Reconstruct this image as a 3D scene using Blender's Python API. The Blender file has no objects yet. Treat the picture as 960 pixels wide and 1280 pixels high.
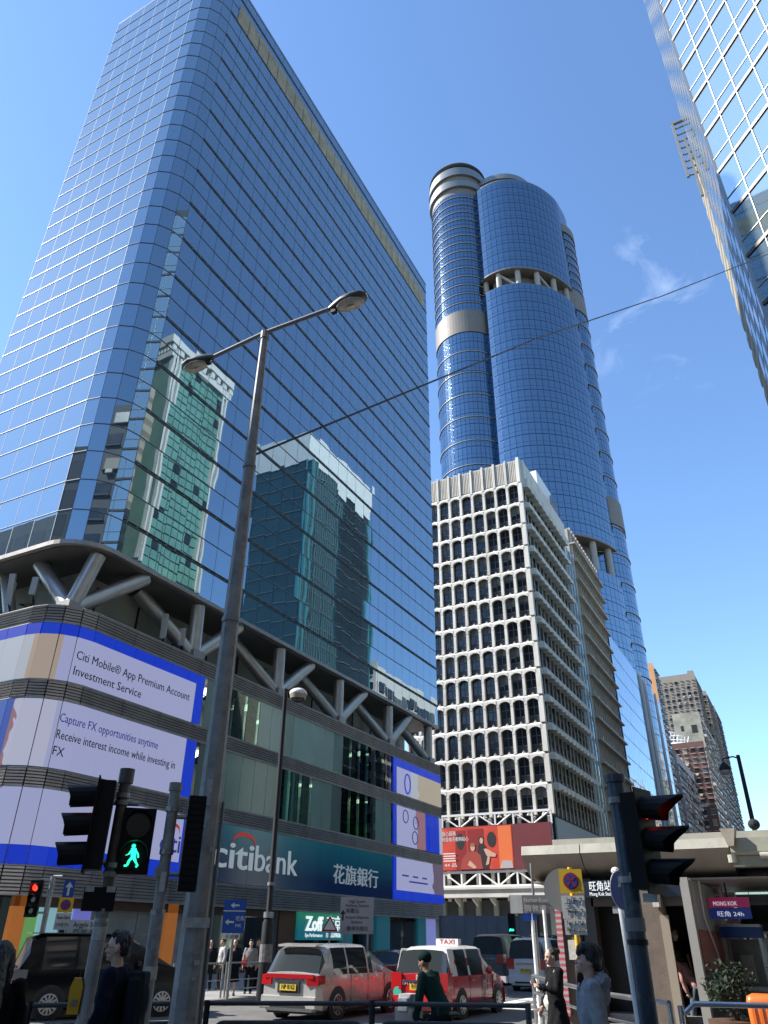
import bpy, bmesh, math, random
from mathutils import Vector, Matrix
random.seed(7)
R = math.radians
S = bpy.context.scene
C = S.collection
# ------------------------------------------------------------------ camera, sky, sun, exposure
cam = bpy.data.cameras.new('camera'); co = bpy.data.objects.new('camera', cam); C.objects.link(co)
cam.sensor_fit = 'VERTICAL'; cam.sensor_height = 24.0; cam.lens = 24*923/1280; cam.clip_end = 5000; cam.clip_start = .1
co.matrix_world = Matrix.Translation((0, 0, 1.9)) @ Matrix(((0.88498, 0.22642, 0.40687), (0.46556, -0.44568, -0.76461), (0.00821, 0.86609, -0.49983))).to_4x4()
S.camera = co
SUN_AZ, SUN_EL = R(-113), R(42)          # measured from +Y towards +X
w = bpy.data.worlds.new('World'); S.world = w; w.use_nodes = True
nt = w.node_tree; bg = nt.nodes['Background']
sky = nt.nodes.new('ShaderNodeTexSky'); sky.sky_type = 'NISHITA'; sky.sun_disc = False
sky.sun_elevation = SUN_EL; sky.sun_rotation = SUN_AZ; sky.air_density = 1.0; sky.dust_density = 0.15; sky.ozone_density = 2.6; sky.altitude = 50
def wn(t, **k):
    n = nt.nodes.new(t)
    for a, b in k.items(): setattr(n, a, b)
    return n
# faint cirrus wisps, part of the sky itself
tc = wn('ShaderNodeTexCoord'); mp = wn('ShaderNodeMapping'); mp.inputs['Scale'].default_value = (7, 7, 10); mp.inputs['Location'].default_value = (3.1, .7, 1.3)
nz = wn('ShaderNodeTexNoise'); nz.inputs['Scale'].default_value = 1.6; nz.inputs['Detail'].default_value = 7; nz.inputs['Roughness'].default_value = .6; nz.inputs['Distortion'].default_value = .8
rp = wn('ShaderNodeValToRGB'); rp.color_ramp.elements[0].position = .56; rp.color_ramp.elements[1].position = .82
dv = wn('ShaderNodeVectorMath', operation='DOT_PRODUCT'); dv.inputs[1].default_value = (-0.001, 0.735, 0.678)
dr = wn('ShaderNodeMapRange'); dr.inputs[1].default_value = .990; dr.inputs[2].default_value = .999
mu = wn('ShaderNodeMath', operation='MULTIPLY'); m2 = wn('ShaderNodeMath', operation='MULTIPLY'); m2.inputs[1].default_value = .17
mx = wn('ShaderNodeMix', data_type='RGBA'); mx.inputs[7].default_value = (7.5, 8.2, 9.2, 1)
L = nt.links.new
L(tc.outputs['Generated'], mp.inputs[0]); L(mp.outputs[0], nz.inputs[0]); L(nz.outputs[0], rp.inputs[0]); L(tc.outputs['Generated'], dv.inputs[0])
L(dv.outputs['Value'], dr.inputs[0]); L(rp.outputs[0], mu.inputs[0]); L(dr.outputs[0], mu.inputs[1]); L(mu.outputs[0], m2.inputs[0]); L(m2.outputs[0], mx.inputs[0])
tint = wn('ShaderNodeMix', data_type='RGBA', blend_type='MULTIPLY'); tint.inputs[0].default_value = 1; tint.inputs[7].default_value = (.86, .99, 1.10, 1)
L(sky.outputs[0], tint.inputs[6]); L(tint.outputs[2], mx.inputs[6]); L(mx.outputs[2], bg.inputs[0]); bg.inputs[1].default_value = .15
sd = bpy.data.lights.new('sun', 'SUN'); sd.energy = 4.8; sd.angle = R(.53); sd.color = (1, .95, .87)
so = bpy.data.objects.new('sun', sd); C.objects.link(so)
sv = Vector((math.sin(SUN_AZ)*math.cos(SUN_EL), math.cos(SUN_AZ)*math.cos(SUN_EL), math.sin(SUN_EL)))
so.rotation_euler = sv.to_track_quat('Z', 'Y').to_euler(); so.location = (-60, -60, 90)
S.view_settings.view_transform = 'Standard'; S.view_settings.look = 'None'; S.view_settings.exposure = .95; S.view_settings.gamma = 1
S.cycles.use_denoising = True; S.cycles.max_bounces = 8; S.cycles.glossy_bounces = 4; S.cycles.transparent_max_bounces = 12; S.cycles.sample_clamp_indirect = 6
S.cycles.caustics_reflective = False; S.cycles.caustics_refractive = False
# ------------------------------------------------------------------ helpers
MATS = {}
def mat(name, col=(.5, .5, .5), rough=.6, metal=0., var=0., vs=1., bump=0., bs=20., emit=None, es=0., coat=0., spec=.5, stretch=None, dirt=None, dirt_s=.4):
    if name in MATS: return MATS[name]
    m = bpy.data.materials.new(name); m.use_nodes = True; t = m.node_tree; b = t.nodes['Principled BSDF']
    b.inputs['Base Color'].default_value = (*col, 1); b.inputs['Roughness'].default_value = rough; b.inputs['Metallic'].default_value = metal
    b.inputs['Coat Weight'].default_value = coat; b.inputs['Specular IOR Level'].default_value = spec
    if emit: b.inputs['Emission Color'].default_value = (*emit, 1); b.inputs['Emission Strength'].default_value = es
    N = t.nodes.new; K = t.links.new
    if var or bump or dirt:
        g = N('ShaderNodeNewGeometry'); src = g.outputs['Position']
        if stretch:
            q = N('ShaderNodeMapping'); q.inputs['Scale'].default_value = stretch; K(src, q.inputs[0]); src = q.outputs[0]
    if var:
        n = N('ShaderNodeTexNoise'); n.inputs['Scale'].default_value = vs; n.inputs['Detail'].default_value = 6; n.inputs['Roughness'].default_value = .65; K(src, n.inputs[0])
        r = N('ShaderNodeMapRange'); r.inputs[1].default_value = .3; r.inputs[2].default_value = .7; r.inputs[3].default_value = 1-var; r.inputs[4].default_value = 1+var*.6; K(n.outputs[0], r.inputs[0])
        x = N('ShaderNodeVectorMath'); x.operation = 'SCALE'; x.inputs[0].default_value = col; K(r.outputs[0], x.inputs['Scale'])
        out = x.outputs[0]
        if dirt:
            n3 = N('ShaderNodeTexNoise'); n3.inputs['Scale'].default_value = dirt_s; n3.inputs['Detail'].default_value = 8; n3.inputs['Roughness'].default_value = .7; K(src, n3.inputs[0])
            r3 = N('ShaderNodeMapRange'); r3.inputs[1].default_value = .52; r3.inputs[2].default_value = .72; r3.inputs[4].default_value = .8; K(n3.outputs[0], r3.inputs[0])
            x3 = N('ShaderNodeMix'); x3.data_type = 'RGBA'; x3.inputs[7].default_value = (*dirt, 1); K(r3.outputs[0], x3.inputs[0]); K(out, x3.inputs[6]); out = x3.outputs[2]
        K(out, b.inputs['Base Color'])
        r2 = N('ShaderNodeMapRange'); r2.inputs[3].default_value = max(0, rough-.08); r2.inputs[4].default_value = min(1, rough+.12); K(n.outputs[0], r2.inputs[0]); K(r2.outputs[0], b.inputs['Roughness'])
    if bump:
        n2 = N('ShaderNodeTexNoise'); n2.inputs['Scale'].default_value = bs; n2.inputs['Detail'].default_value = 3; K(src, n2.inputs[0])
        bp = N('ShaderNodeBump'); bp.inputs['Strength'].default_value = min(1, bump); bp.inputs['Distance'].default_value = .02 if bump < 1 else .02*bump; K(n2.outputs[0], bp.inputs['Height']); K(bp.outputs[0], b.inputs['Normal'])
    MATS[name] = m; return m
def sheer(name, tint, gloss=.12, rough=.02):
    """window glass: tinted see-through with a fresnel reflection"""
    if name in MATS: return MATS[name]
    m = bpy.data.materials.new(name); m.use_nodes = True; t = m.node_tree; t.nodes.clear(); N = t.nodes.new; K = t.links.new
    o = N('ShaderNodeOutputMaterial'); a = N('ShaderNodeBsdfTransparent'); a.inputs[0].default_value = (*tint, 1)
    g = N('ShaderNodeBsdfGlossy'); g.inputs['Roughness'].default_value = rough; g.inputs[0].default_value = (.85, .92, .9, 1)
    f = N('ShaderNodeFresnel'); f.inputs[0].default_value = 1.5; ad = N('ShaderNodeMath'); ad.operation = 'ADD'; ad.inputs[1].default_value = gloss
    x = N('ShaderNodeMixShader'); K(f.outputs[0], ad.inputs[0]); K(ad.outputs[0], x.inputs[0]); K(a.outputs[0], x.inputs[1]); K(g.outputs[0], x.inputs[2]); K(x.outputs[0], o.inputs[0])
    MATS[name] = m; return m
def off(o):
    v = Vector((0, 0, 0))
    while o is not None: v += o.location; o = o.parent
    return v
class MB:
    def __init__(s): s.v = []; s.f = []; s.m = []; s.k = 0
    def quad(s, *p):
        n = len(s.v); s.v += [tuple(q) for q in p]; s.f.append(tuple(range(n, n+len(p)))); s.m.append(s.k); return s
    def ob(s, c, x, y, z):
        c, x, y, z = Vector(c), Vector(x), Vector(y), Vector(z); n = len(s.v)
        for k in (-1, 1):
            for a, b in ((-1, -1), (1, -1), (1, 1), (-1, 1)): s.v.append(tuple(c+x*a+y*b+z*k))
        for f in ((0, 3, 2, 1), (4, 5, 6, 7), (0, 1, 5, 4), (1, 2, 6, 5), (2, 3, 7, 6), (3, 0, 4, 7)): s.f.append(tuple(n+i for i in f)); s.m.append(s.k)
        return s
    def box(s, x0, x1, y0, y1, z0, z1): return s.ob(((x0+x1)/2, (y0+y1)/2, (z0+z1)/2), ((x1-x0)/2, 0, 0), (0, (y1-y0)/2, 0), (0, 0, (z1-z0)/2))
    def cb(s, c, sx, sy, sz, rz=0, rx=0, ry=0):
        M = Matrix.Rotation(rz, 3, 'Z') @ Matrix.Rotation(rx, 3, 'X') @ Matrix.Rotation(ry, 3, 'Y')
        return s.ob(c, M@Vector((sx/2, 0, 0)), M@Vector((0, sy/2, 0)), M@Vector((0, 0, sz/2)))
    def loft(s, rings, cap=True, closed=True):
        n0 = len(s.v); m = len(rings[0])
        for r in rings: s.v += [tuple(p) for p in r]
        for i in range(len(rings)-1):
            for j in range(m if closed else m-1):
                a = n0+i*m+j; b = n0+i*m+(j+1) % m; s.f.append((a, b, b+m, a+m)); s.m.append(s.k)
        if cap:
            s.f.append(tuple(n0+j for j in reversed(range(m)))); s.f.append(tuple(n0+(len(rings)-1)*m+j for j in range(m))); s.m += [s.k]*2
        return s
    def prism(s, poly, z0, z1): return s.loft([[(x, y, z0) for x, y in poly], [(x, y, z1) for x, y in poly]])
    def xprism(s, poly, o, ux, uy, uz, d):
        """poly (a,b) in plane (ux,uy) from o, extruded by d along uz"""
        o, ux, uy, uz = map(Vector, (o, ux, uy, uz))
        return s.loft([[o+ux*a+uy*b for a, b in poly], [o+ux*a+uy*b+uz*d for a, b in poly]])
    def tube(s, pts, rad, n=10, cap=True, flat=1.):
        P = [Vector(p) for p in pts]; rads = rad if isinstance(rad, (list, tuple)) else [rad]*len(P); rings = []
        up = None
        for i, p in enumerate(P):
            d = (P[min(i+1, len(P)-1)]-P[max(i-1, 0)]).normalized()
            if up is None: up = Vector((0, 0, 1)) if abs(d.z) < .9 else Vector((1, 0, 0))
            a = d.cross(up)
            a = a.normalized() if a.length > 1e-5 else Vector((1, 0, 0)); b = a.cross(d); up = b
            rings.append([p+(a*math.cos(2*math.pi*j/n)+b*math.sin(2*math.pi*j/n)*flat)*rads[i] for j in range(n)])
        return s.loft(rings, cap)
    def ell(s, c, r, u=12, v=8, M=None):
        c = Vector(c); M = M or Matrix.Identity(3); rings = []
        for i in range(v+1):
            a = -math.pi/2+math.pi*i/v; e = max(math.cos(a), .02)
            rings.append([c+M@Vector((r[0]*e*math.cos(2*math.pi*j/u), r[1]*e*math.sin(2*math.pi*j/u), r[2]*math.sin(a))) for j in range(u)])
        return s.loft(rings)
    def disc(s, c, nrm, r, d=.02, n=16, r2=None):
        c = Vector(c); nrm = Vector(nrm).normalized(); return s.tube([c, c+nrm*d], [r, r2 if r2 is not None else r], n)
    def mesh(s, name, mats, o=Vector((0, 0, 0)), smooth=False):
        me = bpy.data.meshes.new(name); me.from_pydata([(a[0]-o.x, a[1]-o.y, a[2]-o.z) for a in s.v], [], s.f)
        for m in (mats if isinstance(mats, (list, tuple)) else [mats]): me.materials.append(m)
        if any(s.m): me.polygons.foreach_set('material_index', s.m)
        b = bmesh.new(); b.from_mesh(me); bmesh.ops.recalc_face_normals(b, faces=b.faces); b.to_mesh(me); b.free()
        if smooth:
            me.polygons.foreach_set('use_smooth', [True]*len(me.polygons)); me.set_sharp_from_angle(angle=R(smooth if smooth > 1 else 40))
        me.update(); return me
    def build(s, name, mats, parent=None, smooth=False, kind=None, label=None, base=None):
        o0 = off(parent) if parent else Vector((0, 0, 0))
        loc = Vector(base) if base else Vector((0, 0, 0))
        if parent is None and base is None: loc = Vector((0, 0, 0))
        o = bpy.data.objects.new(name, s.mesh(name, mats, o0+(loc-o0 if base else Vector((0, 0, 0))), smooth)); C.objects.link(o)
        if base: o.location = loc-o0
        if parent: o.parent = parent
        if kind: o['kind'] = kind
        if label: o['label'] = label
        return o
def put(name, me, loc, parent=None, rz=0, rot=None, kind=None):
    o = bpy.data.objects.new(name, me); C.objects.link(o); o.location = Vector(loc)-(off(parent) if parent else Vector((0, 0, 0)))
    o.rotation_euler = rot or (0, 0, rz)
    if parent: o.parent = parent
    if kind: o['kind'] = kind
    return o
def thing(name, label, cat, loc=(0, 0, 0), group=None, rz=0):
    o = bpy.data.objects.new(name, None); C.objects.link(o); o.location = loc; o.rotation_euler = (0, 0, rz); o.empty_display_size = .2
    o['label'] = label; o['category'] = cat
    if group: o['group'] = group
    return o
def tag(o, label, cat, group=None):
    o['label'] = label; o['category'] = cat
    if group: o['group'] = group
    return o
def setting(o): o['kind'] = 'structure'; return o
def place(t, loc, rz=0): t.location = loc; t.rotation_euler = (0, 0, rz); return t
def copy_tree(o, parent=None):
    c = o.copy(); C.objects.link(c)
    if parent: c.parent = parent
    for ch in list(o.children): copy_tree(ch, c)
    return c
TMP = bpy.data.scenes.new('tmp')
def evaluated(o):
    TMP.collection.objects.link(o)
    with bpy.context.temp_override(scene=TMP, view_layer=TMP.view_layers[0]):
        me = bpy.data.meshes.new_from_object(o.evaluated_get(bpy.context.evaluated_depsgraph_get()))
    TMP.collection.objects.unlink(o); bpy.data.objects.remove(o); return me
def text(name, body, h, o, ux, uy, m, parent, depth=.012, bold=0., align='LEFT', width=None, squeeze=1., kind=None):
    kind = kind or ('stuff' if len(body) > 3 else None)
    """raised lettering: h is the line height (about 1.4 x capital height)"""
    cu = bpy.data.curves.new(name, 'FONT'); cu.body = body; cu.size = h; cu.extrude = depth/2; cu.offset = bold; cu.align_x = align; cu.resolution_u = 2
    me = evaluated(bpy.data.objects.new(name, cu)); ux = Vector(ux).normalized(); uy = Vector(uy).normalized(); uz = ux.cross(uy)
    k = squeeze
    if width:
        xs = [v.co.x for v in me.vertices]; k = width/max(1e-6, max(xs)-min(xs))
    o = Vector(o)-(off(parent) if parent else Vector((0, 0, 0)))
    for v in me.vertices: v.co = o+ux*v.co.x*k+uy*v.co.y+uz*(v.co.z+depth/2)
    me.materials.clear(); me.materials.append(m); ob = bpy.data.objects.new(name, me); C.objects.link(ob)
    if parent: ob.parent = parent
    if kind: ob['kind'] = kind
    return ob
from mathutils import noise as NZ
def remeshed(mb, name, m, voxel, parent, smooth_it=4, label=None, fold=0., ff=(7, 7, 4)):
    o = bpy.data.objects.new('t', mb.mesh('t', m)); md = o.modifiers.new('r', 'REMESH'); md.mode = 'VOXEL'; md.voxel_size = voxel
    if smooth_it: sm = o.modifiers.new('s', 'SMOOTH'); sm.iterations = smooth_it; sm.factor = .5
    me = evaluated(o); me.name = name; me.materials.clear()
    if fold:
        nn_ = [v.normal.copy() for v in me.vertices]; sd_ = len(me.vertices)*.37
        for v, n_ in zip(me.vertices, nn_):
            p = Vector((v.co.x*ff[0]+sd_, v.co.y*ff[1], v.co.z*ff[2])); a = NZ.noise(p+Vector((0, 0, 2*NZ.noise(p*.6)))); v.co += n_*fold*(1-2*abs(a)*1.6)*.8
    for q in (m if isinstance(m, (list, tuple)) else [m]): me.materials.append(q)
    me.polygons.foreach_set('use_smooth', [True]*len(me.polygons)); me.polygons.foreach_set('material_index', [0]*len(me.polygons))
    ob = bpy.data.objects.new(name, me); C.objects.link(ob); ob.parent = parent
    if label: ob['label'] = label
    return ob
def sr(r, g, b):
    f = lambda c: (c/255/12.92 if c/255 <= .04045 else ((c/255+.055)/1.055)**2.4)
    return (f(r), f(g), f(b))
# ------------------------------------------------------------------ materials
M = dict(
 asphalt=mat('asphalt', (.15, .146, .138), .85, var=.3, vs=.6, bump=.4, bs=60, dirt=(.10, .098, .094), dirt_s=.15),
 pave=mat('paving', (.30, .29, .28), .8, var=.2, vs=1.2, bump=.2, bs=30),
 kerb=mat('kerb_stone', (.36, .35, .33), .8, var=.2, vs=2),
 white_line=mat('road_paint', (.75, .75, .72), .7, var=.25, vs=4),
 steel=mat('brushed_steel', (.52, .52, .51), .33, 1, var=.15, vs=3),
 galv=mat('galvanised', (.30, .31, .31), .48, .75, var=.3, vs=2.5, dirt=(.16, .15, .14), dirt_s=3),
 chrome=mat('chrome', (.8, .8, .8), .12, 1),
 black=mat('black_paint', (.010, .010, .011), .5, var=.2, vs=5, spec=.3), matt=mat('matt_black', (.018, .018, .018), .75),
 rubber=mat('rubber', (.018, .018, .018), .8, bump=.2),
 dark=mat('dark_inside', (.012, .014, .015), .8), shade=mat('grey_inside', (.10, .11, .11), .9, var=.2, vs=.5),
 concrete=mat('pale_concrete', (.70, .66, .59), .8, var=.16, vs=.5, bump=.15, bs=8, stretch=(1, 1, .22), dirt=(.36, .32, .26), dirt_s=.55),
 white=mat('white_paint', (.78, .78, .76), .5, var=.06, vs=3), greyp=mat('grey_paint', (.22, .23, .24), .55, var=.12, vs=2),
)
def glassy(name, col, rough=.015, wob=.35, ws=.35, lo=(.02, .04, .06), fac=1.):
    m = mat(name, col, rough, 1.0)
    t = m.node_tree; b = t.nodes['Principled BSDF']; N = t.nodes.new; K = t.links.new
    g = N('ShaderNodeNewGeometry'); n = N('ShaderNodeTexNoise'); n.inputs['Scale'].default_value = ws; n.inputs['Detail'].default_value = 1.5; K(g.outputs['Position'], n.inputs[0])
    bp = N('ShaderNodeBump'); bp.inputs['Strength'].default_value = wob; bp.inputs['Distance'].default_value = .012; K(n.outputs[0], bp.inputs['Height']); K(bp.outputs[0], b.inputs['Normal'])
    return m
# ================================================================== ground
g = MB(); g.quad((-1500, -1500, 0), (1500, -1500, 0), (1500, 1500, 0), (-1500, 1500, 0)); setting(g.build('road', M['asphalt']))
def arc(cx, cy, r, a0, a1, n): return [(cx+r*math.cos(R(a0+(a1-a0)*i/n)), cy+r*math.sin(R(a0+(a1-a0)*i/n))) for i in range(n+1)]
def pavement(poly):
    o = setting(MB().prism(poly, -.2, .12).build('pavement', M['pave']))
    k = MB(); n = len(poly); cx = sum(p[0] for p in poly)/n; cy = sum(p[1] for p in poly)/n
    for i in range(n):
        a = Vector((*poly[i], 0)); b = Vector((*poly[(i+1) % n], 0)); d = b-a
        if d.length < .05: continue
        u = d.normalized(); nn = Vector((u.y, -u.x, 0)); c = (a+b)/2+Vector((0, 0, -.03)); k.ob(c+nn*.08, u*(d.length/2), nn*.08, (0, 0, .145))
    k.build('kerb', M['kerb'], o)
pavement(arc(-23.4, 19, 5, -90, 0, 6)+[(-18.4, 78), (-80, 78), (-80, 14)])
pavement(arc(-23, 92, 4, -90, 0, 5)+[(-19, 400), (-80, 400), (-80, 88)])
pavement([(-4, -40), (60, -40), (60, 400), (-6.8, 400), (-6.8, 17)]+arc(-4, 8, 4.2, 130, 180, 4)[::1]+[(-8.4, 2), (-8.4, -40)])
pavement([(-90, -90), (-34, -90), (-34, -10), (-40, -6), (-90, -6)])
mk = MB()
for x in (-10.6, -14.6):
    for k in range(30): mk.box(x-.07, x+.07, 26+k*6, 28.4+k*6, .004, .006)
for x in (-18.0, -7.3): mk.box(x-.06, x+.06, 26, 300, .004, .006)
for k in range(9): mk.box(-17.5+k*1.15, -17.0+k*1.15, 28.5, 32, .004, .006)
mk.box(-17.5, -7.4, 26.6, 26.9, .004, .006)
for k in range(6): mk.ob((-9.0-.0*k, 31+k*3.0, .005), (1.5, .75, 0), (-.06, .12, 0), (0, 0, .001))
setting(mk.build('road_marking', M['white_line']))
# ================================================================== bank tower on its podium
BX, BY0, BY1 = -30.0, 22.7, 68.2
tower = thing('office_tower', 'tall blue mirror glass tower with rounded corner above the bank podium', 'building', (-36, 45, 0))
G_front = glassy('blue_mirror_glass', (.295, .38, .44), .012, .5, .3); G_front.node_tree.nodes['Principled BSDF'].inputs['Metallic'].default_value = .80
G_dark = mat('shadow_gap', (.01, .012, .015), .6)
FIN = mat('mullion_metal', (.22, .25, .27), .5, .5)
RZ = [20.2]+[22.1+1.9375*k for k in range(31)]+[81.8]
core = MB()
cpts = [(-43, BY0+.12)]+[(x, y) for x, y in arc(-32.4, BY0+2.4, 2.28, -90, 0, 8)]+[(BX-.12, BY1-.05), (-43, BY1-.05)]
core.prism(cpts, 20.25, 81.75); core.build('wall', G_dark, tower)
MB().box(-43, -32.4, BY0+.03, BY0+.13, 20.3, 81.7).build('side_backing', mat('pale_joint', (.16, .22, .28), .7, .0), tower)
segs = []                                  # (x0,y0,x1,y1)
nL = 6; wl = (43-32.4)/nL
for i in range(nL): segs.append((-43+wl*i, BY0, -43+wl*(i+1), BY0, 'L'))
ap = arc(-32.4, BY0+2.4, 2.4, -90, 0, 4)
for i in range(4): segs.append((*ap[i], *ap[i+1], 'C'))
nF = 27; wf = (BY1-BY0-2.4)/nF
for i in range(nF): segs.append((BX, BY0+2.4+wf*i, BX, BY0+2.4+wf*(i+1), 'F'))
panes = []
for k in range(len(RZ)-1):
    for s in segs:
        if s[4] == 'F' and k in (29, 30) and 26.0 < (s[1]+s[3])/2 < 67.2: continue
        dx, dy = (s[0]+s[2])/2, (s[1]+s[3])/2; panes.append((dx*dx+dy*dy+(RZ[k]-2)**2, k, s))
panes.sort(key=lambda t: t[0])
PM = {}
G_side = G_front
rest_s = MB()
rest = MB()
rp = random.Random(3)
for idx, (d, k, s) in enumerate(panes):
    z0, z1 = RZ[k], RZ[k+1]; x0, y0, x1, y1, typ = s; Ls = math.hypot(x1-x0, y1-y0); rz = math.atan2(y1-y0, x1-x0); thick = (typ == 'F' and k % 2 == 1)
    b0 = .17 if thick else .035; h = z1-z0-b0-.035; gp = .03 if typ == 'F' else .014
    tx, tz = rp.gauss(0, .0019), rp.gauss(0, .0026)
    if typ == 'L': tx, tz = tx*.3, tz*.3
    if idx < 300:
        key = (round(Ls, 2), round(h, 2), thick, typ == 'L')
        if key not in PM: PM[key] = MB().box(-(Ls-gp)/2, (Ls-gp)/2, -.02, .02, 0, h).mesh('pane', G_side if typ == 'L' else G_front)
        put('pane', PM[key], ((x0+x1)/2, (y0+y1)/2, z0+b0), tower, rot=(tx, 0, rz+tz))
    else:
        (rest_s if typ == 'L' else rest).cb(((x0+x1)/2, (y0+y1)/2, z0+b0+h/2), Ls-gp, .04, h, rz+tz, tx)
rest.build('panes', G_front, tower, kind='stuff'); rest_s.build('side_panes', G_side, tower, kind='stuff')
fin = MB()
for k in range(1, len(RZ)-1):
    z = RZ[k]
    P = [(-43, BY0)]+arc(-32.4, BY0+2.4, 2.4, -90, 0, 4)+[(BX, BY1)]
    for i in range(len(P)-1):
        a, b = Vector((*P[i], z)), Vector((*P[i+1], z)); u = (b-a).normalized(); nn = Vector((u.y, -u.x, 0)); front = i == len(P)-2
        if front and k % 2 == 1:
            fin.ob((a+b)/2+nn*.03+Vector((0, 0, .16)), u*(b-a).length/2, nn*.05, (0, 0, .018)); fin.ob((a+b)/2+nn*.03, u*(b-a).length/2, nn*.06, (0, 0, .018))
            y = a.y+.3
            while y < b.y: fin.ob((a.x+.02, y, z+.08), (.03, 0, 0), (0, .06, 0), (0, 0, .06)); y += wf/2
        else: fin.ob((a+b)/2+nn*.02, u*(b-a).length/2, nn*.035, (0, 0, .02))
fin.build('mullion', FIN, tower, kind='stuff')
vf = MB()                                    # pale vertical joints on the side face
for i in range(nL+1): vf.box(-43+wl*i-.022, -43+wl*i+.022, BY0-.028, BY0+.02, 20.2, 81.8)
vf.build('side_joint', mat('pale_joint_b', (.34, .42, .48), .7, .0), tower, kind='stuff')
LV = mat('beige_louvre', (.42, .36, .26), .6, .2, var=.35, vs=.9)
n = 26
lm = MB(); wl2 = (67.2-26.0)/n
for j in range(9): lm.cb((0, -.03, .12+j*.3), wl2-.12, .12, .2, 0, R(25))
lm.box(-wl2/2+.02, wl2/2-.02, .02, .06, 0, 2.75)
lme = lm.mesh('louvre', LV)
for i in range(n): put('louvre', lme, (BX+.02, 26.0+wl2*(i+.5), 76.45), tower, R(90))
sl = MB()
sl.box(BX-.01, BX+.02, 26.0, 67.2, 79.22, 80.2); sl.build('louvre_header', G_front, tower)
MB().prism([(-43.05, BY0-.02)]+arc(-32.4, BY0+2.4, 2.45, -90, 0, 8)+[(BX+.05, BY1+.03), (-43.05, BY1+.03)], 81.8, 82.1).build('roof', FIN, tower)
LEDGE = mat('ledge_metal', (.40, .37, .34), .42, .4, var=.15, vs=1.5)
MB().prism([(-46, BY0-.05)]+arc(-32.4, BY0+2.4, 2.5, -90, 0, 10)+[(BX+.1, BY1+.1), (-46, BY1+.1)], 19.95, 20.2).build('ledge', LEDGE, tower)
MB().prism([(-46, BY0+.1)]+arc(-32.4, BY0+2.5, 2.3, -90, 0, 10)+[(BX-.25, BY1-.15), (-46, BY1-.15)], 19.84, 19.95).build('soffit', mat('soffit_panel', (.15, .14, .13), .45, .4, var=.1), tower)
MB().prism([(-48, BY0+3.0), (-33.2, BY0+3.0), (-33.2, BY1-1), (-48, BY1-1)], 16.0, 19.84).build('recessed_wall', mat('grey_green_panel', (.50, .52, .45), .6, .1, var=.12, vs=1), tower)
pj = MB()
for i in range(12): pj.box(-33.22, -33.14, 27+i*3.3, 27.12+i*3.3, 16, 19.4)
for i in range(12): pj.box(-33.25, -33.10, 27.6+i*3.3+.5*(i % 2), 29.1+i*3.3, 16.5+.2*(i % 3), 17.6)
pj.build('wall_joint', G_dark, tower, kind='stuff')
STRUT = mat('strut_metal', (.55, .53, .50), .36, .6, var=.12, vs=1.2)
nodes = [24.2, 33.0, 41.9, 50.2, 58.8, 67.2]
for i, y in enumerate(nodes):
    x = -30.7 if i else -31.5
    b = (x, y, 16.5); MB().cb((x, y, 16.75), 1.0, 1.0, .5).build('strut_base', LEDGE, tower)
    ends = [(-30.5, y+3.7)] if i < 5 else []
    ends += [(-30.5, y-.35 if i else y+.5), (-32.3, y-3.7 if i else y+1.2)]
    if i == 0: ends = [(-30.5, 28.0), (-30.7, 24.6), (-34.5, 24.0)]
    for ex, ey in ends: MB().tube([(x, y, 16.7), (ex, ey, 19.85)], .43, 16).build('strut', STRUT, tower, smooth=True)
for k in range(3): MB().tube([(-36-3.2*k, 24.2, 16.6), (-37.6-3.2*k+1.6*(k % 2), 24.2, 19.85)], .36, 12).build('strut', STRUT, tower, smooth=True)
# antennas and cables behind the parapet
def antenna(x, y, z, h, lean, label):
    t = thing('antenna_panel', label, 'antenna', (x, y, z))
    MB().cb((x, y, z+h/2), .34, .14, h, R(25), R(lean)).build('panel', mat('antenna_white', (.55, .55, .52), .5), t)
    MB().tube([(x-.1, y+.3, z-.3), (x-.1, y+.3, z+h*.8)], .05, 8).build('mast', M['galv'], t)
    mbc = MB(); r = random.Random(int(y*10))
    for i in range(5): mbc.tube([(x, y+.1, z), (x-.2+r.uniform(-.3, .3), y+.3, z-.4), (x-.5, y+r.uniform(-.5, .8), z-.55), (x-.9, y+.8, z-.3)], .03, 5)
    mbc.build('cable', M['black'], t)
antenna(-30.75, 30.3, 17.0, 1.5, 6, 'pale antenna panel above the first screen, taller of the pair')
antenna(-30.75, 31.9, 17.05, 1.1, 0, 'shorter pale antenna panel right of the taller one, above the first screen')
antenna(-35.2, 23.1, 17.3, 1.7, 12, 'leaning antenna panel at the left end of the podium roof')
antenna(-33.6, 23.3, 17.6, 1.0, 0, 'small thin antenna panel left of the rounded corner')
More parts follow.
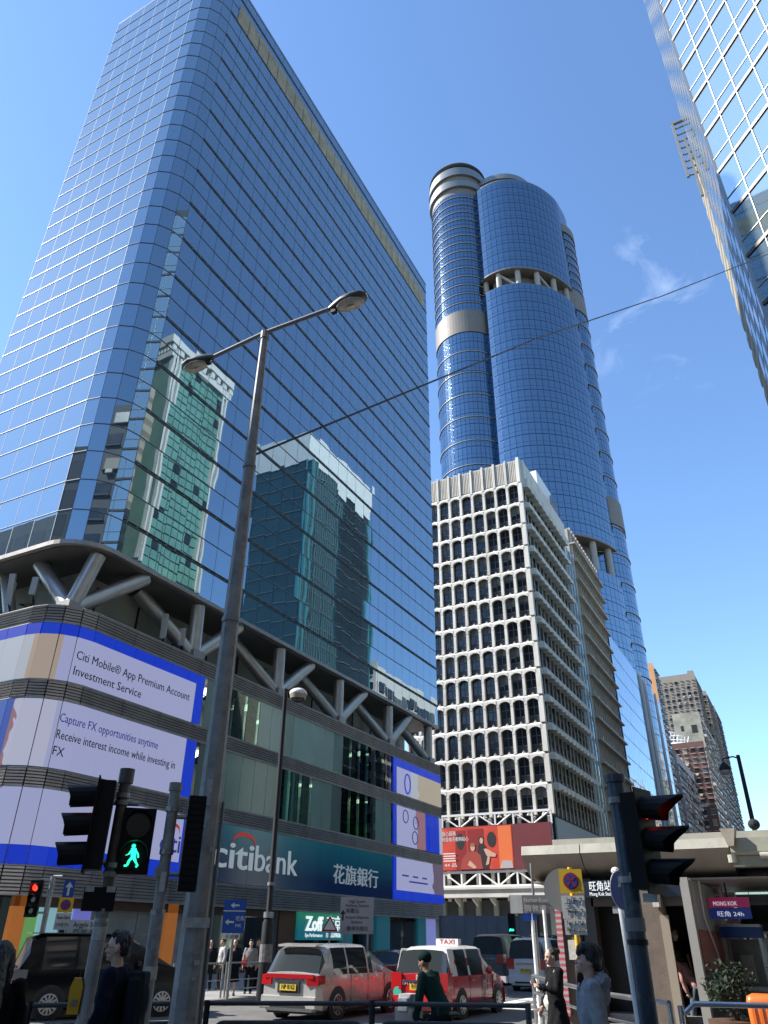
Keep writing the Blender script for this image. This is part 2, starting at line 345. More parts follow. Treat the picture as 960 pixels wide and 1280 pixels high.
# ------------------------------------------------------------------ podium
pod = thing('bank_podium', 'dark podium with louvred bands, big screens and blue bank sign', 'building', (-36, 45, 0))
BAND = mat('band_metal', (.44, .425, .41), .45, .45, var=.22, vs=.8)
BANDB = mat('band_back', (.05, .05, .05), .6)
psegs = [(-46.4+2.84*i, BY0-.05, -46.4+2.84*(i+1), BY0-.05) for i in range(5)]
pa = arc(-32.2, BY0+2.15, 2.2, -90, 0, 4); psegs += [(*pa[i], *pa[i+1]) for i in range(4)]
nP = 16; wp = (68.4-(BY0+2.15))/nP; psegs += [(BX, BY0+2.15+wp*i, BX, BY0+2.15+wp*(i+1)) for i in range(nP)]
LMc = {}
def louvre_mesh(Ls, h):
    key = (round(Ls, 2), round(h, 2))
    if key not in LMc:
        b = MB(); n = max(4, int(h/.13)); b.k = 1; b.box(.015, Ls-.015, .0, .1, 0, h); b.k = 0
        for j in range(n): b.cb((Ls/2, -.02, h*(j+.5)/n), Ls-.05, .09, h/n*.62, 0, R(28))
        b.box(.01, Ls-.01, -.05, .1, -.03, .02); b.box(.01, Ls-.01, -.05, .1, h-.02, h+.03)
        LMc[key] = b.mesh('louvre_panel', [BAND, BANDB])
    return LMc[key]
for z0, z1 in ((15.5, 16.4), (11.7, 12.55), (7.68, 8.5), (3.38, 4.5)):
    for s in psegs: put('louvre_panel', louvre_mesh(math.hypot(s[2]-s[0], s[3]-s[1]), z1-z0), (s[0], s[1], z0), pod, math.atan2(s[3]-s[1], s[2]-s[0]))
ring = [(-48, BY0+.1)]+arc(-32.2, BY0+2.15, 2.05, -90, 0, 8)+[(BX-.12, 68.3), (-48, 68.3)]
for z0, z1 in ((16.0, 16.25), (11.75, 12.5), (7.75, 8.45), (3.45, 4.45)): MB().prism(ring, z0, z1).build('floor_slab', M['shade'], pod)
MB().prism([(-48, BY0+4), (-34.6, BY0+4), (-34.6, 67.5), (-48, 67.5)], .1, 16).build('inner_wall', mat('inner_wall_green', (.36, .44, .38), .8, var=.25, vs=.4), pod)
MB().box(-36.5, BX-.15, 68.0, 68.35, .1, 16).build('end_wall', M['shade'], pod)
# office panes of the two glazed floors
GP = sheer('green_window', (.80, .93, .86), .03)
for zi, (z0, z1) in enumerate(((12.6, 15.46), (8.55, 11.66))):
    n = 18; a, b = 33.9, 58.2; wq = (b-a)/n; pm = MB().box(-.02, .02, 0, wq-.05, 0, z1-z0).mesh('window_pane', GP)
    fr = [MB().box(-.02, .02, 0, wq-.05, 0, z1-z0).mesh('frosted_pane', mat(nm_, c_, .10, spec=.5, var=.10, vs=.35)) for nm_, c_ in (('frosted_mint', (.44, .58, .50)), ('frosted_sage', (.30, .41, .345)), ('frosted_deep', (.17, .235, .20)))]
    fz = {0: 1, 4: 0, 5: 0, 6: 1, 7: 0, 8: 0, 9: 0, 10: 0, 11: 1} if zi == 0 else {0: 2, 1: 1, 2: 1, 3: 1, 4: 1, 5: 1, 9: 1, 10: 1, 11: 2, 16: 1, 17: 1}
    for i in range(n): put('frosted_pane' if i in fz else 'window_pane', fr[fz[i]] if i in fz else pm, (BX-.04, a+wq*i, z0), pod)
    mat('pale_blind', (.40, .50, .44), .85)
    if zi == 0:
        half = MB().box(-.02, .02, 0, wq*1.9, 0, 1.9).mesh('blind', MATS['pale_blind']); put('blind', half, (BX-.7, a+wq*1.1, 12.6), pod)
    for i in range(6):
        for j in (0, 1):
            MB().box(-32.2-1.3*j, -31.2-1.3*j, a+1.2+4*i, a+2.6+4*i, z1-.12, z1-.06).build('ceiling_and_fill_light', mat('office_and_fill_light', (.9, .9, .8), .5, emit=(.95, 1, .85), es=1.4) if True else None, pod)  # real only at upper right; the rest are added to brighten the rooms
# things seen inside the glazed floors
for y0, y1, z0, z1 in ((40.0, 49.0, 8.5, 11.7), (49.0, 57.0, 8.5, 11.7)): MB().box(-32.5, -32.4, y0+.02, y1-.02, z0, z1).build('partition', mat('partition_green', (.50, .62, .54), .7, var=.12, vs=.6), pod)
def inner(name, label, cat, b, m): tag(MB().box(*b).build(name, m), label, cat)
rv = mat('reception_white', (.55, .58, .52), .6)
t = thing('reception_counter', 'long pale counter with plants behind the office glass', 'counter', (-31.3, 44, 8.5)); MB().box(-31.8, -30.9, 41.5, 47.2, 8.5, 9.5).build('body', rv, t)
MB().box(-31.9, -30.8, 41.3, 47.4, 9.5, 9.58).build('top', rv, t)
LEAF = mat('leaf_green', (.045, .085, .03), .6, var=.4, vs=3)
def leafy(mb, c, r, n, ls, seed):
    q = random.Random(seed)
    for i in range(n):
        d = Vector((q.gauss(0, 1), q.gauss(0, 1), q.gauss(0, .9))).normalized()*r*q.uniform(.35, 1.0); p = Vector(c)+d
        a = Vector((q.gauss(0, 1), q.gauss(0, 1), q.gauss(0, 1))).normalized(); b = a.cross(Vector((0, 0, 1))).normalized()*ls*.45; a = a*ls
        mb.quad(p-a, p+b, p+a, p-b)
for i, (y, lab) in enumerate(((43.0, 'bushy plant on the office counter, left of two'), (46.0, 'bushy plant on the office counter, right of two'))):
    t = thing('potted_plant', lab, 'plant', (-31.3, y, 9.58)); MB().tube([(-31.3, y, 9.58), (-31.3, y, 9.9)], [.16, .22], 10).build('pot', M['dark'], t)
    b = MB(); leafy(b, (-31.3, y, 10.25), .5, 60, .14, i); b.build('foliage', LEAF, t)
GR = mat('mint_crate', (.20, .62, .36), .5, emit=(.10, .42, .22), es=.15)
for y, h, lab in ((50.6, .7, 'low mint green display box inside the office window'), (52.6, 1.35, 'tall mint green display box with tubular rail behind glass'), (54.9, 1.05, 'mint green display box right of the tall one')):
    t = thing('display_box', lab, 'box', (-31.0, y, 8.5)); MB().box(-31.6, -30.7, y-.95, y+.95, 8.5, 8.5+h).build('body', GR, t)
    if h > 1.2: MB().tube([(-31, y-.7, 9.8), (-31, y-.7, 10.25), (-31, y+.7, 10.25), (-31, y+.7, 9.8)], .05, 6).build('rail', rv, t)
    if h > 1: text('lettering', 'SAVE', .4, (-30.68, y-.4, 8.8), (0, 1, 0), (0, 0, 1), rv, t)
# ------------------------------------------------------------------ screens: printed light on flat tiles
def screen_mat(name, stops, zb=None, ysplit=None, es=.35):
    """lavender page with blue border: colours are what the screen shows; stops = list of (test, colour)"""
    m = bpy.data.materials.new(name); m.use_nodes = True; t = m.node_tree; b = t.nodes['Principled BSDF']; N = t.nodes.new; K = t.links.new
    g = N('ShaderNodeNewGeometry'); sx = N('ShaderNodeSeparateXYZ'); K(g.outputs['Position'], sx.inputs[0])
    col = N('ShaderNodeRGB'); col.outputs[0].default_value = (*sr(176, 182, 226), 1); out = col.outputs[0]
    nz = N('ShaderNodeTexNoise'); nz.inputs['Scale'].default_value = .9; nz.inputs['Detail'].default_value = 2; K(g.outputs['Position'], nz.inputs[0])
    for ax, op, val, c in stops:
        q = N('ShaderNodeMath'); q.operation = op; q.inputs[1].default_value = val
        src = sx.outputs[ax]
        if isinstance(c, tuple) and len(c) == 2:
            ad = N('ShaderNodeMath'); ad.operation = 'MULTIPLY_ADD'; ad.inputs[1].default_value = 1.6; K(nz.outputs[0], ad.inputs[0]); K(src, ad.inputs[2]); src = ad.outputs[0]; c = c[0]
        K(src, q.inputs[0]); x = N('ShaderNodeMix'); x.data_type = 'RGBA'; x.inputs[7].default_value = (*c, 1); K(q.outputs[0], x.inputs[0]); K(out, x.inputs[6]); out = x.outputs[2]
    K(out, b.inputs['Emission Color']); b.inputs['Emission Strength'].default_value = es; b.inputs['Base Color'].default_value = (.02, .02, .025, 1); b.inputs['Roughness'].default_value = .35
    return m
BLUE = sr(8, 56, 215); SKIN = sr(176, 140, 128); CREAM = sr(190, 180, 160); PALE = sr(190, 200, 214); ROSE = sr(160, 118, 130)
sA = screen_mat('screen_page_one', [(0, 'LESS_THAN', -30.75, CREAM), (0, 'LESS_THAN', -29.9, (CREAM,)) if False else (2, 'LESS_THAN', 12.9, sr(176, 182, 226)), (0, 'LESS_THAN', -30.42, sr(186, 168, 152)), (0, 'LESS_THAN', -31.6, PALE), (2, 'GREATER_THAN', 14.85, BLUE), (1, 'GREATER_THAN', 32.75, BLUE)])
sB = screen_mat('screen_page_two', [(0, 'LESS_THAN', -30.2, sr(196, 200, 226)), (0, 'LESS_THAN', -30.75, (ROSE, 1)), (0, 'LESS_THAN', -31.8, sr(60, 96, 190)), (1, 'GREATER_THAN', 32.6, BLUE)])
sC = screen_mat('screen_page_three', [(0, 'LESS_THAN', -30.75, (ROSE, 1)), (0, 'LESS_THAN', -31.9, sr(150, 110, 120)), (2, 'LESS_THAN', 5.3, BLUE), (1, 'GREATER_THAN', 33.25, BLUE)])
def tiles(name, z0, z1, m, ys=None, y1=33.5, nrm=.06):
    ss = []
    if ys is None:
        for s in psegs[2:9]: ss.append(s)
        y = BY0+2.15; nn = 6; ww = (y1-y)/nn; ss += [(BX, y+ww*i, BX, y+ww*(i+1)) for i in range(nn)]
        ss2 = []
        for s in ss[:3]: mx_, my_ = (s[0]+s[2])/2, (s[1]+s[3])/2; ss2 += [(s[0], s[1], mx_, my_), (mx_, my_, s[2], s[3])]
        ss = ss2+ss[3:]
    else:
        nn = 6; ww = (ys[1]-ys[0])/nn; ss = [(BX, ys[0]+ww*i, BX, ys[0]+ww*(i+1)) for i in range(nn)]
    t = thing('video_screen', name, 'screen', ((ss[0][0]+ss[-1][0])/2, (ss[0][1]+ss[-1][1])/2, z0))
    for s in ss:
        a, b = Vector((s[0], s[1], 0)), Vector((s[2], s[3], 0)); u = (b-a).normalized(); nn_ = Vector((u.y, -u.x, 0)); c = (a+b)/2+nn_*nrm+Vector((0, 0, (z0+z1)/2))
        MB().ob(c, u*((b-a).length/2-.018), nn_*.05, (0, 0, (z1-z0)/2)).build('screen_tile', m, t)
    return t
TX = BX+.12; U, V = (0, 1, 0), (0, 0, 1)
INK = mat('screen_black', (.01, .01, .02), .5); INKB = mat('screen_indigo', (.02, .02, .1), .5, emit=sr(46, 52, 140), es=.34); BLUEM = mat('screen_blue', (.01, .01, .05), .5, emit=BLUE, es=.34)
t = tiles('wrap-round video screen on top row with black app advert text', 12.62, 15.42, sA); scr1 = t
text('lettering', 'Citi Mobile® App Premium Account', .62, (TX, 23.95, 13.72), U, V, INK, t, width=8.35)
text('lettering', 'Investment Service', .62, (TX, 23.95, 12.93), U, V, INK, t, width=4.6)
t = tiles('wrap-round video screen in middle row about receiving interest income', 8.58, 11.62, sB)
text('lettering', 'Capture FX opportunities anytime', .58, (TX, 23.8, 10.62), U, V, INKB, t, width=6.6)
text('lettering', 'Receive interest income while investing in', .58, (TX, 23.8, 9.85), U, V, INK, t, width=8.1)
text('lettering', 'FX', .58, (TX, 23.8, 9.1), U, V, INK, t)
t = tiles('wrap-round video screen in lowest row with blue lower border', 4.55, 7.64, sC, y1=33.9)
text('lettering', 'Learn more', .34, (TX, 26.0, 6.1), U, V, INK, t)
text('lettering', 'citi', 1.25, (TX, 31.6, 5.75), U, V, INKB, t, bold=.01, width=1.55)
def redarc(y0, y1, z, h, th, m, parent, x=TX):
    b = MB(); n = 12; P = []
    for i in range(n+1):
        a = math.pi*i/n; P.append(((y0+y1)/2-(y1-y0)/2*math.cos(a), z+h*math.sin(a)**.8))
    for i in range(n):
        (a0, b0), (a1, b1) = P[i], P[i+1]; f0 = th*(.35+.65*math.sin(math.pi*i/n)); f1 = th*(.35+.65*math.sin(math.pi*(i+1)/n)); b.loft([[(x, a0, b0), (x, a0, b0-f0), (x+.03, a0, b0-f0), (x+.03, a0, b0)], [(x, a1, b1), (x, a1, b1-f1), (x+.03, a1, b1-f1), (x+.03, a1, b1)]])
    b.build('red_arc', m, parent)
RED = mat('sign_red', (.45, .03, .03), .4, emit=(.5, .03, .02), es=.25)
redarc(31.95, 33.0, 6.75, .42, .16, RED, t)
# right hand screens
sR1 = screen_mat('phone_page_one', [(1, 'GREATER_THAN', 62.5, (PALE, 1)), (1, 'GREATER_THAN', 64.0, (CREAM, 1)), (2, 'GREATER_THAN', 14.75, BLUE), (1, 'LESS_THAN', 58.95, BLUE)])
sR2 = screen_mat('phone_page_two', [(1, 'GREATER_THAN', 63.6, (ROSE, 1)), (1, 'GREATER_THAN', 64.6, BLUE), (1, 'GREATER_THAN', 67.6, PALE), (1, 'LESS_THAN', 58.95, BLUE)])
sR3 = screen_mat('phone_page_three', [(1, 'GREATER_THAN', 66.8, (sr(110, 96, 120), 1)), (2, 'LESS_THAN', 5.25, BLUE), (1, 'LESS_THAN', 58.9, BLUE)])
for z0, z1, m, lab in ((12.62, 15.42, sR1, 'upper right video screen with blue top border'), (8.58, 11.62, sR2, 'middle right video screen showing blue phone'), (4.55, 7.64, sR3, 'lower right video screen with blue bottom border')):
    t = tiles(lab, z0, z1, m, (58.4, 68.3))
    if z0 > 8 and z0 < 9:
        for y, z in ((60.6, 10.9), (62.6, 10.6), (62.4, 9.4)): MB().tube([(TX+.0+.01*math.sin(0), y+.5*math.cos(a*math.pi/10), z+.5*math.sin(a*math.pi/10)) for a in range(21)], .05, 4, cap=False).build('ring_mark', INKB, t)
        MB().ob((TX+.01, 66.1, 9.7), (0, .8, 0), (.012, 0, 0), (0, -.1, .9)).build('card_mark', BLUEM, t)
    if z0 < 5:
        b = MB()
        for y, w_, z in ((60.5, 1.2, 6.3), (62.4, 1.0, 6.3), (64.2, .9, 6.3), (63, 3.6, 5.9)): b.box(TX, TX+.02, y-w_/2, y+w_/2, z, z+.12)
        b.build('printed_line', INKB, t)
    if z0 > 12:
        for y, w_ in ((61.0, .55), ): MB().tube([(TX, y+w_*math.cos(a*math.pi/10), 13.6+.8*math.sin(a*math.pi/10)) for a in range(21)], .07, 4, cap=False).build('ring_mark', BLUEM, t)
# bank sign
def letters(body, h, o, m, parent, width, bold=0., depth=.06):
    cu = bpy.data.curves.new('l', 'FONT'); cu.body = body; cu.size = h; cu.extrude = depth/2; cu.offset = bold; cu.resolution_u = 3
    def cuts_(k):
        c2 = bpy.data.curves.new('l', 'FONT'); c2.body = body[:k]; c2.size = h; return max(v.co.x for v in evaluated(bpy.data.objects.new('l', c2)).vertices)
    ends = [cuts_(k+1) for k in range(len(body))]; me = evaluated(bpy.data.objects.new('l', cu)); x0 = min(v.co.x for v in me.vertices); k_ = width/(ends[-1]-x0); base = Vector(o)-off(parent)
    parts_ = [([], []) for _ in body]
    bm = bmesh.new(); bm.from_mesh(me); bm.faces.ensure_lookup_table()
    for ci in range(len(body)):
        lo = -1e9 if ci == 0 else ends[ci-1]+bold+.004; hi = ends[ci]+bold+.004; b2 = bm.copy()
        bmesh.ops.delete(b2, geom=[f for f in b2.faces if not (lo <= f.calc_center_median().x < hi)], context='FACES')
        for v in b2.verts: v.co = base+Vector((v.co.z+depth/2, (v.co.x-x0)*k_, v.co.y))
        m2 = bpy.data.meshes.new('letter'); b2.to_mesh(m2); b2.free(); m2.materials.clear(); m2.materials.append(m); ob = bpy.data.objects.new('letter', m2); C.objects.link(ob); ob.parent = parent
    bm.free()
def grad_mat(name, z0, z1, c0, c1, rough=.12, es=0.):
    m = mat(name, c0, rough); t = m.node_tree; b = t.nodes['Principled BSDF']; N = t.nodes.new; K = t.links.new
    g = N('ShaderNodeNewGeometry'); sx = N('ShaderNodeSeparateXYZ'); K(g.outputs['Position'], sx.inputs[0]); r = N('ShaderNodeMapRange'); r.inputs[1].default_value = z0; r.inputs[2].default_value = z1; K(sx.outputs[2], r.inputs[0])
    x = N('ShaderNodeMix'); x.data_type = 'RGBA'; x.inputs[6].default_value = (*c0, 1); x.inputs[7].default_value = (*c1, 1); K(r.outputs[0], x.inputs[0]); K(x.outputs[2], b.inputs['Base Color'])
    if es: K(x.outputs[2], b.inputs['Emission Color']); b.inputs['Emission Strength'].default_value = es
    return m
bs = thing('bank_sign', 'wide dark blue illuminated bank sign with white letters', 'sign', (BX, 46, 4.6))
SG = grad_mat('sign_blue_print', 5.2, 7.6, (.003, .014, .055), (.008, .085, .125), .12, .24)
n = 9; wq = (58.3-34.0)/n
for i in range(n): MB().box(BX-.05, BX+.05, 34.0+wq*i+.012, 34.0+wq*(i+1)-.012, 4.56, 7.62).build('sign_panel', SG, bs)
LIT = mat('sign_white', (.7, .75, .76), .4, emit=(.75, .85, .88), es=.12)
letters('citi', 2.05, (BX+.06, 36.0, 5.35), LIT, bs, 3.75, .016, .08)
letters('bank', 2.05, (BX+.06, 40.0, 5.35), LIT, bs, 4.6, -.004, .08)
redarc(37.7, 39.9, 6.72, .62, .2, RED, bs, BX+.06)
letters('花旗銀行', 1.35, (BX+.06, 49.2, 5.3), mat('sign_grey_white', (.5, .56, .58), .4, emit=(.6, .7, .72), es=.10), bs, 6.6)
# ------------------------------------------------------------------ shop fronts
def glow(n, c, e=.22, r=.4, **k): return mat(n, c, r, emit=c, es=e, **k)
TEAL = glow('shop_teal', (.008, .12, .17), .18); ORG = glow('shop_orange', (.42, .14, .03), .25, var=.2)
shops = [
 ('pillar', 23.9, 24.6, -30.2, ORG), ('poster', 24.7, 25.3, -30.3, glow('poster_green', (.22, .55, .16), .15)), ('poster', 25.35, 27.2, -30.3, glow('poster_aqua', (.35, .66, .72), .2)), ('poster', 27.25, 28.3, -30.3, glow('poster_violet', (.22, .22, .75), .22)),
 ('wall_panel', 28.4, 31.3, -30.35, mat('shop_grey', (.30, .32, .30), .6, var=.2)), ('wall_panel', 31.35, 33.2, -30.35, MATS['shop_grey']), ('pillar', 33.3, 34.1, -30.2, ORG), ('wall_panel', 34.2, 36.0, -30.45, mat('shop_pale', (.40, .43, .41), .5, var=.3, vs=1.5)),
 ('column', 42.3, 43.3, -30.25, M['shade']), ('column', 43.4, 45.2, -30.2, mat('brown_column', (.16, .07, .03), .5, var=.2)),
 ('pillar', 51.2, 52.6, -30.2, TEAL), ('pillar', 56.2, 58.4, -30.2, TEAL), ('poster', 65.2, 67.0, -30.2, glow('poster_lilac', (.30, .33, .75), .22)), ('pillar', 63.6, 65.1, -30.25, TEAL), ('column', 67.1, 68.3, -30.3, M['concrete'])]
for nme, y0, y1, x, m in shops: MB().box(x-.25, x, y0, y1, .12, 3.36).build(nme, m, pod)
MB().box(-30.45, -30.2, 23.9, 43.3, 2.95, 3.4).build('shop_fascia', mat('brown_fascia', (.09, .05, .03), .5, var=.3, vs=2), pod)
SHG = sheer('shop_glass', (.62, .66, .63), .12)
for y0, y1 in ((36.1, 39.1), (39.2, 42.2), (45.3, 48.2), (48.3, 51.1), (52.7, 56.1), (58.5, 61.0), (61.1, 63.5)):
    MB().box(-30.42, -30.38, y0, y1, .15, 2.95 if y1 < 45 else 3.3).build('shop_window', SHG, pod)
LS = glow('left_shop_light', (.75, .7, .55), .5)
MB().box(-46, -31.9, BY0+.3, BY0+.5, .12, 3.36).build('side_shop_wall', mat('side_shop_brown', (.20, .11, .05), .6, var=.3, vs=1), pod)
for y0, y1, c, e in ((36.2, 42.2, (.30, .33, .24), .16), (45.3, 51, (.26, .30, .30), .12), (52.7, 56.1, (.5, .42, .25), .22), (58.5, 63.5, (.42, .38, .28), .3)):
    b = MB(); q = random.Random(int(y0))
    for i in range(int((y1-y0)*5)):
        yy = q.uniform(y0+.1, y1-.4); zz = q.choice([.3, .9, 1.5, 2.0]); b.k = i % 3; b.box(-31.9+q.uniform(-.6, .8), -31.2+q.uniform(0, .4), yy, yy+q.uniform(.15, .5), zz, zz+q.uniform(.2, .5))
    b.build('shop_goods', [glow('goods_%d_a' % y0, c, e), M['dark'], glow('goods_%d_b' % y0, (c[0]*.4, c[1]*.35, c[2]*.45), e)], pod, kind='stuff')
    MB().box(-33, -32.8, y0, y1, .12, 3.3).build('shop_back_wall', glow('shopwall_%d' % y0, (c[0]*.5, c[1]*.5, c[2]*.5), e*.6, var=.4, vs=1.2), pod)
zf = thing('shop_sign', 'teal optician sign with white letters at street level', 'sign', (-30.2, 48.2, 2))
MB().box(-30.3, -30.12, 45.4, 51.1, 1.75, 3.34).build('panel', grad_mat('zoff_print', 2.2, 3.3, (.008, .14, .19), (.02, .22, .13), .3, .3), zf)
LW = mat('letter_white', (.8, .8, .8), .4, emit=(.9, .95, .95), es=.45)
text('lettering', 'Zoff', 1.15, (-30.1, 46.25, 2.3), U, V, LW, zf, bold=.03, width=2.15, depth=.05); text('lettering', '東京', 1.0, (-30.1, 48.8, 2.35), U, V, LW, zf, width=1.9, depth=.05)
text('lettering', 'Eye Performance', .3, (-30.1, 46.25, 1.93), U, V, LW, zf, width=2.1)
text('lettering', '日本品牌眼鏡', .3, (-30.1, 48.8, 1.93), U, V, LW, zf, width=1.9)
# ================================================================== white office block with arched concrete frames
WX, WY, WB, WH = -27.0, 96.0, 1.95, 3.725
wb = thing('arched_office_block', 'white concrete office block with rows of arched window frames', 'building', (-37, 108, 0))
WZ0 = 15.9; NR = 13; NB = 10; NS = 12
CON = M['concrete']; WGL = mat('dark_window', (.018, .022, .028), .1, 0, var=.3, vs=.7, spec=.6); WFR = mat('window_frame_grey', (.075, .08, .085), .5); SPN = mat('window_spandrel', (.035, .036, .038), .45, var=.4, vs=1.5)
def frame_mesh(deep, pier_d):
    b = MB(); w_, h = WB, WH; p = .19
    b.box(-w_/2, -w_/2+p, -pier_d, .1, .22, h-.42); b.box(w_/2-p, w_/2, -pier_d, .1, .22, h-.42)
    hw = w_/2-p; n = 8; zs = h-.62
    pts = [(-hw, h+.0)]; ar = [(-hw+2*hw*i/n, zs+.36*math.sin(math.pi*i/n)**.7) for i in range(n+1)]
    for i in range(n):
        (a0, z0), (a1, z1) = ar[i], ar[i+1]
        b.loft([[(a0, -deep, z0), (a0, .1, z0+.12), (a0, .1, h+.25), (a0, -deep*.55, h+.25), (a0, -deep, h-.02)], [(a1, -deep, z1), (a1, .1, z1+.12), (a1, .1, h+.25), (a1, -deep*.55, h+.25), (a1, -deep, h-.02)]])
    for sx in (-1, 1):
        x0, x1 = sorted((sx*hw, sx*w_/2)); b.loft([[(x0, -deep*.9, zs-.35), (x0, .1, zs-.6), (x0, .1, h+.25), (x0, -deep*.5, h+.25), (x0, -deep*.95, h-.02)], [(x1, -deep*.9, zs-.35), (x1, .1, zs-.6), (x1, .1, h+.25), (x1, -deep*.5, h+.25), (x1, -deep*.95, h-.02)]])
    b.loft([[(-.3, .1, .2), (-.3, -.05, .2), (-.3, .1, .3)], [(0, .1, .2), (0, -.3, .2), (0, .1, .75)], [(.3, .1, .2), (.3, -.05, .2), (.3, .1, .3)]])
    return b.mesh('facade_frame', CON)
def window_mesh(kind):
    b = MB(); hw = WB/2-.16; b.k = 0; b.box(-hw, hw, .12, .18, 1.25, WH-.15); b.k = 2; b.box(-hw, hw, .10, .18, .2, 1.25); b.k = 1
    for x in (-hw, -.04, hw-.08): b.box(x, x+.08, .04, .14, 1.25, WH-.2)
    for z in (1.22, 2.35): b.box(-hw, hw, .03, .14, z, z+.09)
    if kind == 1: b.k = 3; b.box(-hw+.1, -.05, .115, .125, 2.0, WH-.2); b.box(.06, hw-.1, .115, .125, 2.2, WH-.2)
    if kind == 2: b.k = 3; b.box(-hw+.1, hw-.1, .115, .125, 2.6, WH-.2)
    return b.mesh('window', [WGL, WFR, SPN, mat('pale_curtain', (.16, .16, .15), .8)])
fm, wm = frame_mesh(.46, .38), [window_mesh(i) for i in range(3)]
fsb = MB()
fsb.loft([[(-WB/2+.05, -1.0, WH-.75), (-WB/2+.05, .1, WH-.55), (-WB/2+.05, .1, WH+.3), (-WB/2+.05, -1.0, WH+.12)], [(WB/2-.09, -1.0, WH-.45), (WB/2-.09, .1, WH-.3), (WB/2-.09, .1, WH+.3), (WB/2-.09, -1.0, WH+.12)]])
fsb.box(-WB/2, WB/2, -.8, .1, WH-.25, WH+.22); fsb.box(-WB/2, -WB/2+.12, -.02, .1, .2, WH-.3)
fs = fsb.mesh('side_frame', CON)
q = random.Random(5)
for r in range(NR):
    z = WZ0+r*WH-.75
    for i in range(NB):
        x = WX-.25-WB*(i+.5); put('facade_frame', fm, (x, WY, z), wb); put('window', q.choices(wm, (5, 3, 3))[0], (x, WY+.05, z), wb)
    for i in range(NS):
        y = WY+.25+WB*(i+.5); put('side_frame', fs, (WX, y, z), wb, R(90)); put('side_window', q.choices(wm, (4, 3, 2))[0], (WX-.05, y, z), wb, R(90))
    MB().box(WX-.42, WX+.25, WY-.42, WY+.25, z+.25, z+WH-.05).build('corner_post', CON, wb)
WT = WZ0+NR*WH-.75
MB().box(-47, WX-.2, WY+.22, WY+24, .1, WT+4.0).build('wall', M['shade'], wb)
pp = MB(); pp.box(-WB/2+.01, WB/2-.01, -.15, .3, .2, 4.3); pp.box(-.16-WB/2, .16-WB/2, -.5, -.15, -.1, 4.45)
for j in range(6): pp.box(-WB/2+.32+j*.27, -WB/2+.44+j*.27, -.34, -.15, .35, 4.25)
ppm = pp.mesh('parapet_panel', mat('ribbed_concrete', (.66, .61, .53), .85, var=.25, vs=1.2, stretch=(2, 1, .3)))
for i in range(NB): put('parapet_panel', ppm, (WX-.25-WB*(i+.5), WY, WT), wb)
MB().box(WX-.35, WX+.1, WY-.5, WY+.4, WT, WT+4.6).build('corner_post', CON, wb)
MB().box(WX-.3, WX+.55, WY+.4, WY+24, WT+.2, WT+4.3).build('side_parapet', CON, wb)
MB().box(WX+.55, WX+1.0, WY+.4, WY+24, WT+.2, WT+.9).build('side_ledge', CON, wb)
MB().box(-32.6, WX-.8, WY+13.5, WY+22.5, WT+4, WT+10.5).build('penthouse', M['white'], wb)
MB().box(-31, WX-.3, WY+20, WY+23.5, WT+3, WT+6.5).build('plant_room', M['white'], wb)
e = MB()
for i in range(5): e.box(WX-.45, WX-.2, WY+19.7+i*.8, WY+20.2+i*.8, WT+4, WT+8.5-1*(i % 2))
e.build('vent', M['greyp'], wb, kind='stuff')
# base: upper truss, advert, lower truss, cornice, columns
def truss(z0, z1, name):
    b = MB(); y = WY-.75; x0, x1 = -47, WX-.1; st = 2.42
    for z in (z0, z1): b.box(x0, x1, y-.12, y+.12, z-.13, z+.13)
    n = int((x1-x0)/st)
    for i in range(n+1):
        x = x1-i*st; b.box(x-.1, x+.1, y-.1, y+.1, z0, z1)
        if i < n:
            za, zb = (z0, z1) if i % 2 else (z1, z0); b.tube([(x, y, za), (x-st, y, zb)], .1, 6)
    return b.build(name, M['white'], wb)
truss(14.2, 15.75, 'upper_truss'); truss(7.5, 9.1, 'lower_truss')
MB().box(-47, WX, WY+.1, WY+1, 6.0, 15.2).build('base_wall', M['dark'], wb)
for i in range(10): MB().box(WX-.5-WB*i-.2, WX-.5-WB*i+.2, WY-.3, WY+.1, 5.9, 15.2).build('base_post', CON, wb)
MB().box(-48, WX+.3, WY-2.2, WY+.2, 6.25, 7.1).build('cornice', CON, wb)
MB().box(-48, WX+.4, WY-2.4, WY-.1, 7.1, 7.35).build('cornice_cap', CON, wb)
for i in range(9):
    x = WX-1.2-2.3*i
    MB().box(x-.28, x+.28, WY-.35, WY+.35, .12, 6.0).build('column', mat('column_green_grey', (.36, .38, .30), .7, var=.15), wb)
    MB().loft([[(x-.12, WY-1.9, 6.2), (x+.12, WY-1.9, 6.2), (x+.12, WY-1.9, 6.0), (x-.12, WY-1.9, 6.0)], [(x-.12, WY-.2, 6.2), (x+.12, WY-.2, 6.2), (x+.12, WY-.2, 5.3), (x-.12, WY-.2, 5.3)]]).build('bracket', CON, wb)
    MB().box(x-2.0, x-.3, WY+.25, WY+.32, .3, 5.9).build('base_window', WGL, wb); MB().box(x-2.0, x-.3, WY+.15, WY+.3, 1.7, 1.95).build('base_rail', SPN, wb)
MB().box(-48, WX, WY+.35, WY+1, .1, 6.2).build('base_core', M['dark'], wb)
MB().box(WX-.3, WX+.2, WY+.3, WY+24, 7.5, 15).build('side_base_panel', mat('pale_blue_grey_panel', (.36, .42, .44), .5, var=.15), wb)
MB().box(WX-.3, WX-.05, WY+.3, WY+24, .1, 7.5).build('side_base', M['shade'], wb)
